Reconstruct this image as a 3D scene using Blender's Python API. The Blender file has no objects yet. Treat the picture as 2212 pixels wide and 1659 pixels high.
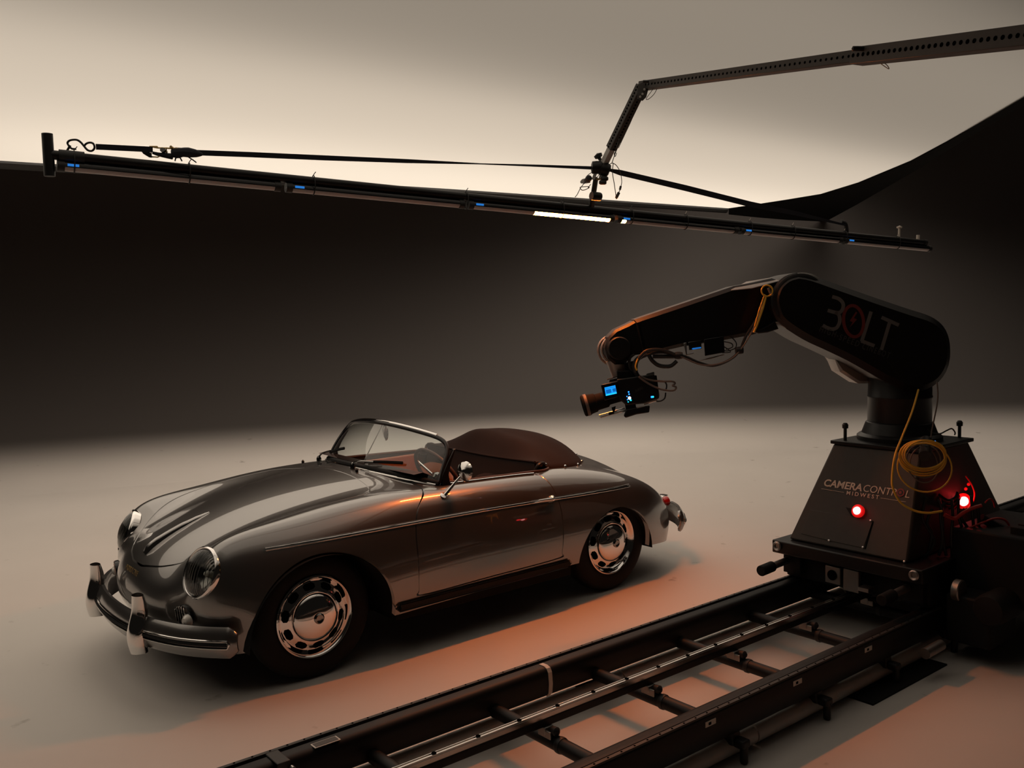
import bpy, bmesh, math, random
import numpy as np
from mathutils import Vector, Matrix
random.seed(4); rng = np.random.default_rng(4)
SC = bpy.context.scene; COL = SC.collection

# ---------------------------------------------------------------- camera
CAM = np.array([3.05196, 4.79481, 1.80226]); FOC = 1966.36; CX, CY = 1106.0, 829.5
FW = np.array([-0.62625046, -0.77578084, -0.07729464])
RT = np.array([-0.77679617, 0.62933991, -0.02278145])
UP = np.array([-0.06631802, -0.04577528, 0.99674798])
cd = bpy.data.cameras.new('camera'); cam = bpy.data.objects.new('camera', cd); COL.objects.link(cam)
cd.sensor_width = 36.0; cd.lens = FOC / 2212 * 36; cd.clip_end = 200; cd.clip_start = .05
cam.matrix_world = Matrix([[RT[0], UP[0], -FW[0], CAM[0]], [RT[1], UP[1], -FW[1], CAM[1]], [RT[2], UP[2], -FW[2], CAM[2]], [0, 0, 0, 1]])
SC.camera = cam
# ---------------------------------------------------------------- world, lights, exposure
W = bpy.data.worlds.new('world'); SC.world = W; W.use_nodes = True
W.node_tree.nodes['Background'].inputs[0].default_value = (.9, .75, .62, 1); W.node_tree.nodes['Background'].inputs[1].default_value = .006
SC.view_settings.view_transform = 'Standard'; SC.view_settings.look = 'None'; SC.view_settings.exposure = 0.0
SC.view_settings.gamma = 1; SC.view_settings.use_curve_mapping = False
WARM = (1.0, .86, .72)
def area(name, x0, x1, y0, y1, z, power, spread, color=WARM):
    L = bpy.data.lights.new(name, 'AREA'); L.shape = 'RECTANGLE'; L.size = x1 - x0; L.size_y = y1 - y0
    L.energy = power; L.color = color; L.spread = math.radians(spread)
    o = bpy.data.objects.new(name, L); COL.objects.link(o); o.location = ((x0 + x1) / 2, (y0 + y1) / 2, z)
    return o
ZS = 3.25
area('softbox_broad', -10.6, 6.2, -5.6, .1, ZS + .9, 262, 125)
area('softbox_back', -10.2, 2, -4.9, -2.4, ZS + 1.9, 72, 140)
area('softbox_near', -8.5, 3.5, .0, 2.9, ZS + .9, 42, 110)

# ---------------------------------------------------------------- helpers
def ray(px, py): return FW + RT * (px - CX) / FOC - UP * (py - CY) / FOC
def at(px, py, ax, val):
    d = ray(px, py); i = 'xyz'.index(ax); return CAM + d * ((val - CAM[i]) / d[i])
def dep(px, py, d): return CAM + ray(px, py) * d
def lerp(a, b, t): return np.asarray(a) * (1 - t) + np.asarray(b) * t
def nrm(v): v = np.asarray(v, float); return v / np.linalg.norm(v)

class M:
    def __init__(s): s.v = []; s.f = []
    def add(s, vs, fs):
        n = len(s.v); s.v += [tuple(map(float, q)) for q in vs]; s.f += [tuple(i + n for i in f) for f in fs]; return s
    def box(s, c, size, R=None, taper=1.0):
        h = np.array(size) / 2; vs = []
        for z in (-1, 1):
            k = taper if z > 0 else 1.0
            for x, y in ((-1, -1), (1, -1), (1, 1), (-1, 1)):
                p = np.array([x * h[0] * k, y * h[1] * k, z * h[2]])
                if R is not None: p = np.asarray(R) @ p
                vs.append(p + c)
        return s.add(vs, [(3, 2, 1, 0), (4, 5, 6, 7), (0, 1, 5, 4), (1, 2, 6, 5), (2, 3, 7, 6), (3, 0, 4, 7)])
    def beam(s, p0, p1, w, h, up=(0, 0, 1)):
        p0 = np.asarray(p0, float); p1 = np.asarray(p1, float); a = nrm(p1 - p0); b = np.cross(a, up)
        b = nrm(b) if np.linalg.norm(b) > 1e-4 else np.array([1., 0, 0]); c = np.cross(b, a)
        return s.box((p0 + p1) / 2, (np.linalg.norm(p1 - p0), w, h), np.stack([a, b, c], 1))
    def tube(s, pts, r, n=10, closed=False, caps=True, flat=None):
        P = np.array(pts, float); m = len(P); r = np.broadcast_to(np.asarray(r, float), (m,))
        T = np.gradient(P, axis=0) if not closed else (np.roll(P, -1, 0) - np.roll(P, 1, 0))
        T /= np.linalg.norm(T, axis=1)[:, None] + 1e-12
        a = np.array([0, 0, 1.]) if abs(T[0][2]) < .9 else np.array([1., 0, 0])
        vs = []; x = nrm(np.cross(T[0], a))
        for i in range(m):
            x = x - T[i] * (x @ T[i]); x = nrm(x); y = np.cross(T[i], x)
            for k in range(n):
                t = 2 * math.pi * k / n; vs.append(P[i] + r[i] * (math.cos(t) * x + math.sin(t) * y * (flat or 1)))
        fs = []
        for i in range(m if closed else m - 1):
            j = (i + 1) % m
            for k in range(n):
                k2 = (k + 1) % n; fs.append((i * n + k, i * n + k2, j * n + k2, j * n + k))
        if caps and not closed: fs += [tuple(range(n))[::-1], tuple((m - 1) * n + k for k in range(n))]
        return s.add(vs, fs)
    def cyl(s, p0, p1, r0, r1=None, n=24):
        return s.tube([p0, lerp(p0, p1, .5), p1], [r0, (r0 + (r1 if r1 is not None else r0)) / 2, r1 if r1 is not None else r0], n)
    def lathe(s, prof, c, axis, n=48, closed=False, cap=True):
        """prof: (radius, height along axis)"""
        a = nrm(axis); b = nrm(np.cross(a, (0, 0, 1) if abs(a[2]) < .9 else (1, 0, 0))); d = np.cross(a, b); vs = []
        for r, h in prof:
            for k in range(n):
                t = 2 * math.pi * k / n; vs.append(np.asarray(c) + a * h + r * (math.cos(t) * b + math.sin(t) * d))
        m = len(prof); fs = []
        for i in range(m if closed else m - 1):
            j = (i + 1) % m
            for k in range(n): fs.append((i * n + k, i * n + (k + 1) % n, j * n + (k + 1) % n, j * n + k))
        if not closed and cap:
            if prof[0][0] > 1e-5: fs.append(tuple(range(n))[::-1])
            if prof[-1][0] > 1e-5: fs.append(tuple((m - 1) * n + k for k in range(n)))
        return s.add(vs, fs)
    def loft(s, rings, caps=True):
        n = len(rings[0]); vs = [p for R in rings for p in R]; fs = []
        for i in range(len(rings) - 1):
            for k in range(n): fs.append((i * n + k, i * n + (k + 1) % n, (i + 1) * n + (k + 1) % n, (i + 1) * n + k))
        if caps: fs += [tuple(range(n))[::-1], tuple((len(rings) - 1) * n + k for k in range(n))]
        return s.add(vs, fs)
    def grid(s, G, close_u=False):
        G = np.asarray(G); a, b = G.shape[:2]; fs = []
        for i in range(a - 1):
            for j in range(b - 1): fs.append((i * b + j, (i + 1) * b + j, (i + 1) * b + j + 1, i * b + j + 1))
        return s.add(G.reshape(-1, 3), fs)
    def build(s, name, mat, parent=None, bevel=0, smooth=35, loc=None, **kw):
        me = bpy.data.meshes.new(name); me.from_pydata(s.v, [], s.f); me.validate(); me.update()
        bm = bmesh.new(); bm.from_mesh(me); bmesh.ops.recalc_face_normals(bm, faces=bm.faces); bm.to_mesh(me); bm.free()
        if smooth:
            me.shade_smooth(); me.set_sharp_from_angle(angle=math.radians(smooth))
        return link(name, me, mat, parent, bevel, **kw)

def link(name, me, mat, parent=None, bevel=0, label=None, cat=None, group=None, kind=None):
    o = bpy.data.objects.new(name, me); COL.objects.link(o)
    if mat is not None and not me.materials: me.materials.append(mat)
    if parent is not None: o.parent = parent; o.matrix_parent_inverse = parent.matrix_world.inverted() if False else Matrix.Translation(-Vector(parent_origin(parent)))
    if bevel:
        b = o.modifiers.new('bevel', 'BEVEL'); b.width = bevel; b.segments = 2; b.limit_method = 'ANGLE'; b.angle_limit = math.radians(40)
        b.harden_normals = False
    tag(o, label, cat, group, kind); return o
def parent_origin(p):
    v = Vector((0, 0, 0))
    while p is not None:
        v += p.location + (p.matrix_parent_inverse.to_translation() if p.parent is not None else Vector((0, 0, 0))); p = p.parent
    return v
def tag(o, label=None, cat=None, group=None, kind=None):
    if label: o['label'] = label
    if cat: o['category'] = cat
    if group: o['group'] = group
    if kind: o['kind'] = kind
    return o
def thing(name, loc, label, cat, group=None, parent=None):
    o = bpy.data.objects.new(name, None); COL.objects.link(o); o.empty_display_size = .1
    o.location = Vector(loc); tag(o, label, cat, group); return o

# ---------------------------------------------------------------- materials
MT = {}
def mat(name, col, rough=.5, metal=0., coat=0., coat_r=.03, spec=.5, emit=None, es=0., noise=None, bump=None, sheen=0):
    m = bpy.data.materials.new(name); m.use_nodes = True; nt = m.node_tree; b = nt.nodes['Principled BSDF']
    b.inputs['Base Color'].default_value = (*col, 1); b.inputs['Roughness'].default_value = rough; b.inputs['Metallic'].default_value = metal
    b.inputs['Coat Weight'].default_value = coat; b.inputs['Coat Roughness'].default_value = coat_r; b.inputs['Specular IOR Level'].default_value = spec
    if sheen: b.inputs['Sheen Weight'].default_value = sheen
    if emit: b.inputs['Emission Color'].default_value = (*emit, 1); b.inputs['Emission Strength'].default_value = es
    if noise or bump:
        tc = nt.nodes.new('ShaderNodeTexCoord'); nz = nt.nodes.new('ShaderNodeTexNoise'); nt.links.new(tc.outputs['Object'], nz.inputs['Vector'])
        nz.inputs['Scale'].default_value = (noise or bump)[0]; nz.inputs['Detail'].default_value = 6
    if noise:
        mx = nt.nodes.new('ShaderNodeMix'); mx.data_type = 'RGBA'; k = noise[1]
        mx.inputs[6].default_value = (*[c * (1 - k) for c in col], 1); mx.inputs[7].default_value = (*[min(1, c * (1 + k)) for c in col], 1)
        nt.links.new(nz.outputs['Fac'], mx.inputs[0]); nt.links.new(mx.outputs[2], b.inputs['Base Color'])
    if bump:
        bp = nt.nodes.new('ShaderNodeBump'); bp.inputs['Strength'].default_value = bump[1]; bp.inputs['Distance'].default_value = bump[2]
        nt.links.new(nz.outputs['Fac'], bp.inputs['Height']); nt.links.new(bp.outputs[0], b.inputs['Normal'])
    MT[name] = m; return m
mat('paint', (.155, .148, .141), .33, .84, 1.0, .012); MT['paint'].node_tree.nodes['Principled BSDF'].inputs['Coat IOR'].default_value = 2.0
mat('chrome', (.82, .80, .78), .06, 1.0)
mat('chrome_dark', (.28, .27, .26), .14, 1.0)
mat('alu', (.62, .60, .58), .32, 1.0, noise=(30, .1))
mat('alu_dull', (.36, .34, .32), .45, 1.0, noise=(20, .15))
mat('black', (.012, .012, .012), .55)
mat('black_matte', (.008, .008, .008), .9, spec=.2)
mat('black_satin', (.008, .0075, .0075), .40, spec=.35, noise=(40, .2))
mat('black_gloss', (.007, .007, .008), .18, spec=.4)
mat('arm_black', (.006, .0055, .0055), .42, spec=.3)
mat('tower_grey', (.055, .045, .038), .55, .3, noise=(25, .12), bump=(300, .15, .001))
mat('rubber', (.006, .006, .006), .75, spec=.25, noise=(60, .3))
mat('cloth_brown', (.018, .0115, .0100), .9, bump=(220, .35, .003), noise=(6, .15), spec=.2)
mat('leather', (.045, .020, .015), .5, bump=(90, .25, .003))
mat('leather_tan', (.30, .12, .06), .45, bump=(90, .2, .003))
mat('carpet', (.02, .016, .014), .95, noise=(80, .4))
mat('lens_white', (.75, .72, .66), .15, 0, 1)
mat('lens_red', (.35, .01, .008), .12, 0, 1)
mat('gold', (.55, .38, .16), .35, 1.0)
mat('pipe_grey', (.50, .48, .45), .55, .15, noise=(12, .15))
mat('rail_metal', (.55, .52, .49), .22, 1.0)
mat('beam_black', (.006, .0056, .0053), .5, .0, noise=(20, .2), spec=.25)
mat('beam_edge', (.035, .034, .032), .5, .3)
mat('tape_white', (.62, .55, .48), .6)
mat('sticker', (.55, .52, .47), .4, .2)
mat('webbing', (.012, .014, .022), .8, bump=(400, .3, .001))
mat('boom_grey', (.06, .055, .05), .5, .4, noise=(30, .15))
mat('hole', (.003, .003, .003), .95, spec=0)
mat('logo_grey', (.13, .118, .112), .7)
mat('logo_dim', (.05, .048, .046), .6)
mat('logo_red', (.16, .018, .014), .6)
mat('logo_cream', (.72, .55, .42), .6)
mat('cable_yellow', (.80, .46, .05), .45)
mat('cable_black', (.012, .012, .012), .5)
mat('cable_grey', (.16, .12, .10), .5)
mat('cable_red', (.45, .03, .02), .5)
mat('blue_led', (.02, .1, .3), .4, emit=(.03, .3, 1), es=.55)
mat('screen_blue', (.0, .02, .05), .3, emit=(.01, .33, 1.0), es=1.1)
mat('screen_dark', (.0, .02, .05), .3, emit=(.004, .12, .45), es=1.0)
mat('led_blue', (.0, .02, .05), .3, emit=(.02, .25, 1.0), es=2.5)
mat('led_cyan', (.0, .02, .05), .3, emit=(.02, .7, .9), es=1.3)
mat('led_white', (.5, .5, .6), .3, emit=(.8, .85, 1.0), es=2.5)
mat('led_red', (.5, .0, .0), .3, emit=(1.0, .34, .32), es=3.2)
mat('led_red_dim', (.5, .0, .0), .3, emit=(1.0, .01, .01), es=.5)
mat('tube_lit', (1, .6, .3), .4, emit=(1.0, .20, .022), es=380)
mat('tube_off', (.50, .46, .46), .35)
mat('border_black', (.006, .006, .006), .95, spec=.1)
mat('cabinet', (.006, .0055, .0055), .7, spec=.3)
mat('crimson_trim', (.22, .02, .02), .5)

def glassmat(name, tint, refl_rough=.0, ior=1.5, bumps=None):
    m = bpy.data.materials.new(name); m.use_nodes = True; nt = m.node_tree; nt.nodes.clear()
    o = nt.nodes.new('ShaderNodeOutputMaterial'); mx = nt.nodes.new('ShaderNodeMixShader'); tr = nt.nodes.new('ShaderNodeBsdfTransparent')
    gl = nt.nodes.new('ShaderNodeBsdfGlossy'); fr = nt.nodes.new('ShaderNodeFresnel'); fr.inputs[0].default_value = ior
    tr.inputs[0].default_value = (*tint, 1); gl.inputs['Roughness'].default_value = refl_rough
    ma = nt.nodes.new('ShaderNodeMath'); ma.operation = 'MULTIPLY'; ma.inputs[1].default_value = 1.7; ma.use_clamp = True
    nt.links.new(fr.outputs[0], ma.inputs[0]); nt.links.new(ma.outputs[0], mx.inputs[0]); nt.links.new(tr.outputs[0], mx.inputs[1]); nt.links.new(gl.outputs[0], mx.inputs[2])
    nt.links.new(mx.outputs[0], o.inputs[0])
    if bumps:
        tc = nt.nodes.new('ShaderNodeTexCoord'); wv = nt.nodes.new('ShaderNodeTexWave'); wv.bands_direction = 'Y'; wv.inputs['Scale'].default_value = bumps
        bp = nt.nodes.new('ShaderNodeBump'); bp.inputs['Strength'].default_value = .6; bp.inputs['Distance'].default_value = .004
        nt.links.new(tc.outputs['Object'], wv.inputs['Vector']); nt.links.new(wv.outputs['Fac'], bp.inputs['Height']); nt.links.new(bp.outputs[0], gl.inputs['Normal'])
    MT[name] = m; return m
glassmat('glass', (.86, .92, .90)); glassmat('lamp_glass', (.8, .82, .8), .02, 1.6, 30)

# silk: lets part of the light straight through, scatters the rest
m = bpy.data.materials.new('silk'); m.use_nodes = True; nt = m.node_tree; nt.nodes.clear()
o_ = nt.nodes.new('ShaderNodeOutputMaterial'); t1 = nt.nodes.new('ShaderNodeBsdfTransparent'); t2 = nt.nodes.new('ShaderNodeBsdfTranslucent')
mx = nt.nodes.new('ShaderNodeMixShader'); t2.inputs[0].default_value = (.95, .93, .88, 1); mx.inputs[0].default_value = .74
nt.links.new(t1.outputs[0], mx.inputs[1]); nt.links.new(t2.outputs[0], mx.inputs[2]); nt.links.new(mx.outputs[0], o_.inputs[0]); MT['silk'] = m

# painted studio floor / cyclorama with scuffs
def studio(name, base, rough):
    m = bpy.data.materials.new(name); m.use_nodes = True; nt = m.node_tree; b = nt.nodes['Principled BSDF']
    tc = nt.nodes.new('ShaderNodeTexCoord')
    def noise(sc, det=5):
        n = nt.nodes.new('ShaderNodeTexNoise'); n.inputs['Scale'].default_value = sc; n.inputs['Detail'].default_value = det
        nt.links.new(tc.outputs['Object'], n.inputs['Vector']); return n
    n1 = noise(.9); mx = nt.nodes.new('ShaderNodeMix'); mx.data_type = 'RGBA'
    mx.inputs[6].default_value = (*[c * .93 for c in base], 1); mx.inputs[7].default_value = (*[c * 1.06 for c in base], 1)
    nt.links.new(n1.outputs['Fac'], mx.inputs[0])
    n2 = noise(5.5, 3); rp = nt.nodes.new('ShaderNodeValToRGB'); rp.color_ramp.elements[0].position = .70; rp.color_ramp.elements[1].position = .78
    rp.color_ramp.elements[0].color = (1, 1, 1, 1); rp.color_ramp.elements[1].color = (.62, .6, .58, 1)
    nt.links.new(n2.outputs['Fac'], rp.inputs[0]); mu = nt.nodes.new('ShaderNodeMix'); mu.data_type = 'RGBA'; mu.blend_type = 'MULTIPLY'; mu.inputs[0].default_value = 1
    nt.links.new(mx.outputs[2], mu.inputs[6]); nt.links.new(rp.outputs[0], mu.inputs[7]); nt.links.new(mu.outputs[2], b.inputs['Base Color'])
    b.inputs['Roughness'].default_value = rough; b.inputs['Specular IOR Level'].default_value = .25; MT[name] = m
studio('floor_paint', (.62, .58, .54), .62); studio('wall_paint_shaded', (.62, .58, .54), .75)
# light's fall-off up the cove is put into the colour, pale foot to charcoal
nt = MT['wall_paint_shaded'].node_tree; b = nt.nodes['Principled BSDF']; src = b.inputs['Base Color'].links[0].from_socket
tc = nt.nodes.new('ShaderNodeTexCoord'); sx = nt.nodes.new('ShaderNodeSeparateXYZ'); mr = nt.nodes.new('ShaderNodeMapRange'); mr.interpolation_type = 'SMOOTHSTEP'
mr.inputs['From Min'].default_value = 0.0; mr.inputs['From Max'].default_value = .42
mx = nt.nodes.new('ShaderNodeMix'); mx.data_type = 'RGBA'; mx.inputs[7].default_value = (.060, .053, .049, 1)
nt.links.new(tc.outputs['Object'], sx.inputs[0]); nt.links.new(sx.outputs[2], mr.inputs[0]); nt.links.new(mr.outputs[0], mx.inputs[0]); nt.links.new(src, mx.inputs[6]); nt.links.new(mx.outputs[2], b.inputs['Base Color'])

# ---------------------------------------------------------------- setting: floor and cyclorama
# the cove runs square to the view, 13 m off; the car stands at an angle to it
FH = nrm([FW[0], FW[1], 0]); RH = nrm([RT[0], RT[1], 0]); C0 = np.array([CAM[0], CAM[1], 0]); RC = 4.3
def fl(a, d, z=0): return C0 + RH * a + FH * d + np.array([0, 0, z])
def DC(a): return 11.4 - .0285 * (a - 3)**2 if a > -8 else 7.95 + (a + 8) * .45   # the cove bows towards the viewer on the left
Gt = [[fl(a, lerp(-6, DC(a), t)) for t in (0, .5, 1)] for a in np.linspace(-15, 15, 31)]
fm = M().grid(Gt); fm.grid([[p - np.array([0, 0, .1]) for p in r] for r in Gt]); fm.build('floor', MT['floor_paint'], kind='structure', smooth=0)
prof = [(0, 0.0)] + [(RC * math.sin(t), RC * (1 - math.cos(t))) for t in np.linspace(.05, math.pi / 2, 26)] + [(RC, z) for z in (5.2, 6.5)]
M().grid([[fl(a, DC(a) + d, z) for d, z in prof] for a in np.linspace(-15, 15, 31)]).build('wall_back', MT['wall_paint_shaded'], kind='structure', smooth=60)

# ---------------------------------------------------------------- overhead silk
def P2(px, py, z=ZS): return at(px, py, 'z', z)
edge = [P2(*q) for q in [(1574, 450), (1629, 442), (1700, 431), (1773, 419), (1854, 394), (1967, 347), (2047, 304), (2212, 207), (2300, 150)]]
farE = [P2(*q) for q in [(0, 347), (500, 378), (1000, 410)]]; YF = farE[0][1]
poly = [(6.5, 3.4, ZS), (6.5, YF, ZS)] + [tuple(e) for e in farE] + [tuple(e) for e in edge] + [(-4.6, 3.4, ZS)]
silk = thing('overhead_silk', (0, -3, ZS), 'huge cream white diffusion silk hung flat overhead, glowing from the lights above it', 'silk')
# triangulated sheet (fan grid between near edge and outline)
outl = np.array(poly[1:-1]); near = np.array([[6.5, 3.4, ZS]] * 1 + [[lerp(6.5, -4.2, k / (len(outl) - 1)), 3.4, ZS] for k in range(1, len(outl))])
G = np.array([[lerp(near[i], outl[i], j / 12) for j in range(13)] for i in range(len(outl))])
M().grid(G).build('silk_sheet', MT['silk'], silk, smooth=60)
inner = [P2(*q) for q in [(1574, 450), (1629, 442), (1700, 431), (1773, 419), (1854, 394), (1967, 347), (2047, 304), (2212, 207), (2300, 150)]]
outer = [P2(*q) for q in [(1574, 459), (1640, 466), (1700, 471), (1783, 475), (1850, 438), (1985, 358), (2070, 304), (2212, 218), (2300, 162)]]
G = np.array([[lerp(a, b, t) - np.array([0, 0, .01 + .02 * t]) for t in (0, .5, 1)] for a, b in zip(inner, outer)])
G2 = np.concatenate([G, G[:, ::-1] + np.array([0, 0, .03])], 1)
M().grid(G2).build('silk_border', MT['border_black'], silk, smooth=0, label='black fabric edge flap of the silk')
bl = [np.array([6.5, YF, ZS])] + farE + [edge[0]]
M().tube([np.array(b) - [0, .05, .02] for b in bl], .045, 8).build('frame_pipe', MT['black'], silk)

# ================================================================ CAR
car = thing('roadster', (0, 0, 0), 'silver grey vintage open roadster with chrome hubcaps and a brown folded top', 'car')
H = [  # stations front -> rear; 8 lines centre -> sill
 [(1.66,0,.20),(1.65,.28,.20),(1.63,.44,.205),(1.58,.56,.21),(1.52,.66,.22),(1.47,.72,.23),(1.435,.755,.24),(1.41,.775,.245)],
 [(1.775,0,.33),(1.75,.28,.33),(1.70,.44,.34),(1.635,.56,.36),(1.555,.67,.37),(1.48,.745,.36),(1.41,.785,.32),(1.36,.795,.25)],
 [(1.785,0,.46),(1.765,.28,.46),(1.72,.44,.475),(1.655,.56,.50),(1.565,.68,.51),(1.46,.765,.47),(1.37,.80,.37),(1.30,.805,.25)],
 [(1.73,0,.59),(1.71,.28,.585),(1.675,.44,.595),(1.61,.575,.655),(1.515,.69,.63),(1.37,.78,.55),(1.27,.815,.40),(1.20,.81,.25)],
 [(1.55,0,.705),(1.54,.26,.69),(1.51,.44,.685),(1.475,.58,.765),(1.40,.695,.725),(1.25,.79,.60),(1.15,.825,.42),(1.08,.81,.25)],
 [(1.22,0,.825),(1.22,.26,.805),(1.22,.46,.785),(1.20,.60,.845),(1.16,.715,.79),(1.05,.80,.635),(.97,.835,.44),(.92,.81,.25)],
 [(.85,0,.90),(.85,.27,.885),(.84,.47,.858),(.83,.61,.885),(.80,.73,.82),(.75,.81,.655),(.72,.835,.45),(.70,.80,.25)],
 [(.45,0,.938),(.44,.28,.925),(.43,.48,.898),(.43,.62,.892),(.43,.735,.83),(.43,.81,.67),(.43,.832,.46),(.43,.795,.255)],
 [(.1,0,.95),(.1,.28,.94),(.1,.48,.905),(.1,.62,.885),(.1,.735,.828),(.1,.81,.67),(.1,.828,.46),(.1,.79,.26)],
 [(-.3,0,.95),(-.3,.28,.94),(-.3,.48,.90),(-.3,.62,.872),(-.3,.735,.815),(-.3,.805,.66),(-.3,.823,.46),(-.3,.788,.27)],
 [(-.7,0,.935),(-.7,.28,.92),(-.7,.46,.88),(-.7,.60,.86),(-.7,.722,.795),(-.7,.798,.65),(-.7,.815,.46),(-.7,.782,.27)],
 [(-1.12,0,.885),(-1.12,.28,.86),(-1.12,.45,.805),(-1.12,.59,.795),(-1.12,.705,.74),(-1.12,.783,.61),(-1.12,.80,.44),(-1.1,.775,.265)],
 [(-1.48,0,.76),(-1.48,.28,.73),(-1.47,.44,.675),(-1.45,.56,.685),(-1.43,.665,.645),(-1.40,.74,.545),(-1.37,.765,.41),(-1.33,.75,.255)],
 [(-1.76,0,.575),(-1.75,.27,.555),(-1.72,.41,.53),(-1.68,.52,.55),(-1.64,.605,.53),(-1.58,.675,.465),(-1.53,.705,.36),(-1.48,.705,.235)],
 [(-1.87,0,.42),(-1.86,.27,.41),(-1.835,.40,.40),(-1.795,.50,.40),(-1.75,.575,.385),(-1.69,.63,.345),(-1.63,.66,.29),(-1.58,.665,.22)],
 [(-1.86,0,.27),(-1.85,.27,.265),(-1.82,.40,.255),(-1.78,.49,.24),(-1.74,.55,.23),(-1.69,.60,.22),(-1.65,.63,.215),(-1.62,.64,.21)],
]
H = np.array(H, float)
H[6, 4, 2] += .016; H[7:10, 4, 2] += .030; H[7:10, 4, 1] += .006; H[7:10, 3, 1] += .018; H[10, 4, 2] += .015
H[:4, :, 0] -= .045; H[4, :, 0] -= .025; H[..., 2] -= .026 * np.clip((H[..., 2] - .42) / .4, 0, 1)
H[2, 3] = (1.632, .565, .49); H[3, 3] = (1.592, .578, .64); H[4, 3] = (1.487, .588, .775); H[3, 4] = (1.548, .690, .615); H[4, 4] = (1.445, .695, .722)
H[2, 4] = (1.580, .682, .485); H[1, 3] = (1.61, .56, .35); H[1, 4] = (1.55, .68, .35); H[3, 2] = (1.607, .44, .585); H[2, 2] = (1.655, .44, .468); H[3, 5, 0] += .03; H[2, 5, 0] += .025; H[3, 1, 0] -= .012
H; mir = H[:, :0:-1].copy(); mir[:, :, 1] *= -1; CT = np.concatenate([mir, H], 1)   # 16 x 15
def natspline(t, P, tt):
    n = len(t); h = np.diff(t); A = np.zeros((n, n)); B = np.zeros((n, P.shape[1])); A[0, 0] = A[-1, -1] = 1
    for i in range(1, n - 1):
        A[i, i - 1] = h[i - 1]; A[i, i] = 2 * (h[i - 1] + h[i]); A[i, i + 1] = h[i]
        B[i] = 6 * ((P[i + 1] - P[i]) / h[i] - (P[i] - P[i - 1]) / h[i - 1])
    Mm = np.linalg.solve(A, B); k = np.clip(np.searchsorted(t, tt) - 1, 0, n - 2); a = (t[k + 1] - tt) / h[k]; b = (tt - t[k]) / h[k]
    return a[:, None] * P[k] + b[:, None] * P[k + 1] + ((a**3 - a)[:, None] * Mm[k] + (b**3 - b)[:, None] * Mm[k + 1]) * (h[k]**2)[:, None] / 6
def chord(C):  # mean centripetal parameter along axis 0
    d = np.sqrt(np.linalg.norm(np.diff(C, axis=0), axis=2)).mean(1); d = (d + d.mean() * .3); return np.concatenate([[0], np.cumsum(d)])
NU, NV = 330, 241
tu = chord(CT); tv = chord(CT.transpose(1, 0, 2))
A1 = natspline(tu, CT.reshape(16, -1), np.linspace(0, tu[-1], NU)).reshape(NU, 15, 3)
S = natspline(tv, A1.transpose(1, 0, 2).reshape(15, -1), np.linspace(0, tv[-1], NV)).reshape(NV, NU, 3).transpose(1, 0, 2)
S0 = S.copy()
for _ in range(110):   # fairing: relaxes ripples between the stations
    T = S.copy(); T[1:-1] += .25 * (S[2:] - 2 * S[1:-1] + S[:-2]); U = T.copy(); U[:, 1:-1] += .25 * (T[:, 2:] - 2 * T[:, 1:-1] + T[:, :-2])
    U[0] = S0[0]; U[-1] = S0[-1]; U[:, 0] = S0[:, 0]; U[:, -1] = S0[:, -1]; S = U
du = np.gradient(S, axis=0); dv = np.gradient(S, axis=1); N = np.cross(dv, du); N /= np.linalg.norm(N, axis=2)[..., None] + 1e-12
if N[NU // 2, NV // 2, 2] < 0: N = -N
SV = S.reshape(-1, 3); SN = N.reshape(-1, 3)
def top_pt(x, y):
    w = (SV[:, 0] - x)**2 + (SV[:, 1] - y)**2 + 100 * (SN[:, 2] < .25); k = np.argsort(w)[:4]; d = 1 / (w[k] + 1e-7)
    return (SV[k, 2] * d).sum() / d.sum(), nrm((SN[k] * d[:, None]).sum(0))
def side_pt(x, z, s=1):
    w = (SV[:, 0] - x)**2 + (SV[:, 2] - z)**2 + 100 * (SV[:, 1] * s < .4); k = np.argsort(w)[:4]; d = 1 / (w[k] + 1e-7)
    return (SV[k, 1] * d).sum() / d.sum(), nrm((SN[k] * d[:, None]).sum(0))
def front_pt(y, z):
    w = (SV[:, 1] - y)**2 + (SV[:, 2] - z)**2 + 100 * (SV[:, 0] < 1.2); k = np.argsort(w)[:4]; d = 1 / (w[k] + 1e-7)
    return (SV[k, 0] * d).sum() / d.sum(), nrm((SN[k] * d[:, None]).sum(0))
def T3(x, y, h=0):
    z, n = top_pt(x, y); return np.array([x, y, z]) + n * h
def S3(x, z, h=0, s=1):
    y, n = side_pt(x, z, s); return np.array([x, y, z]) + n * h
def F3(y, z, h=0):
    x, n = front_pt(y, z); return np.array([x, y, z]) + n * h

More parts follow.
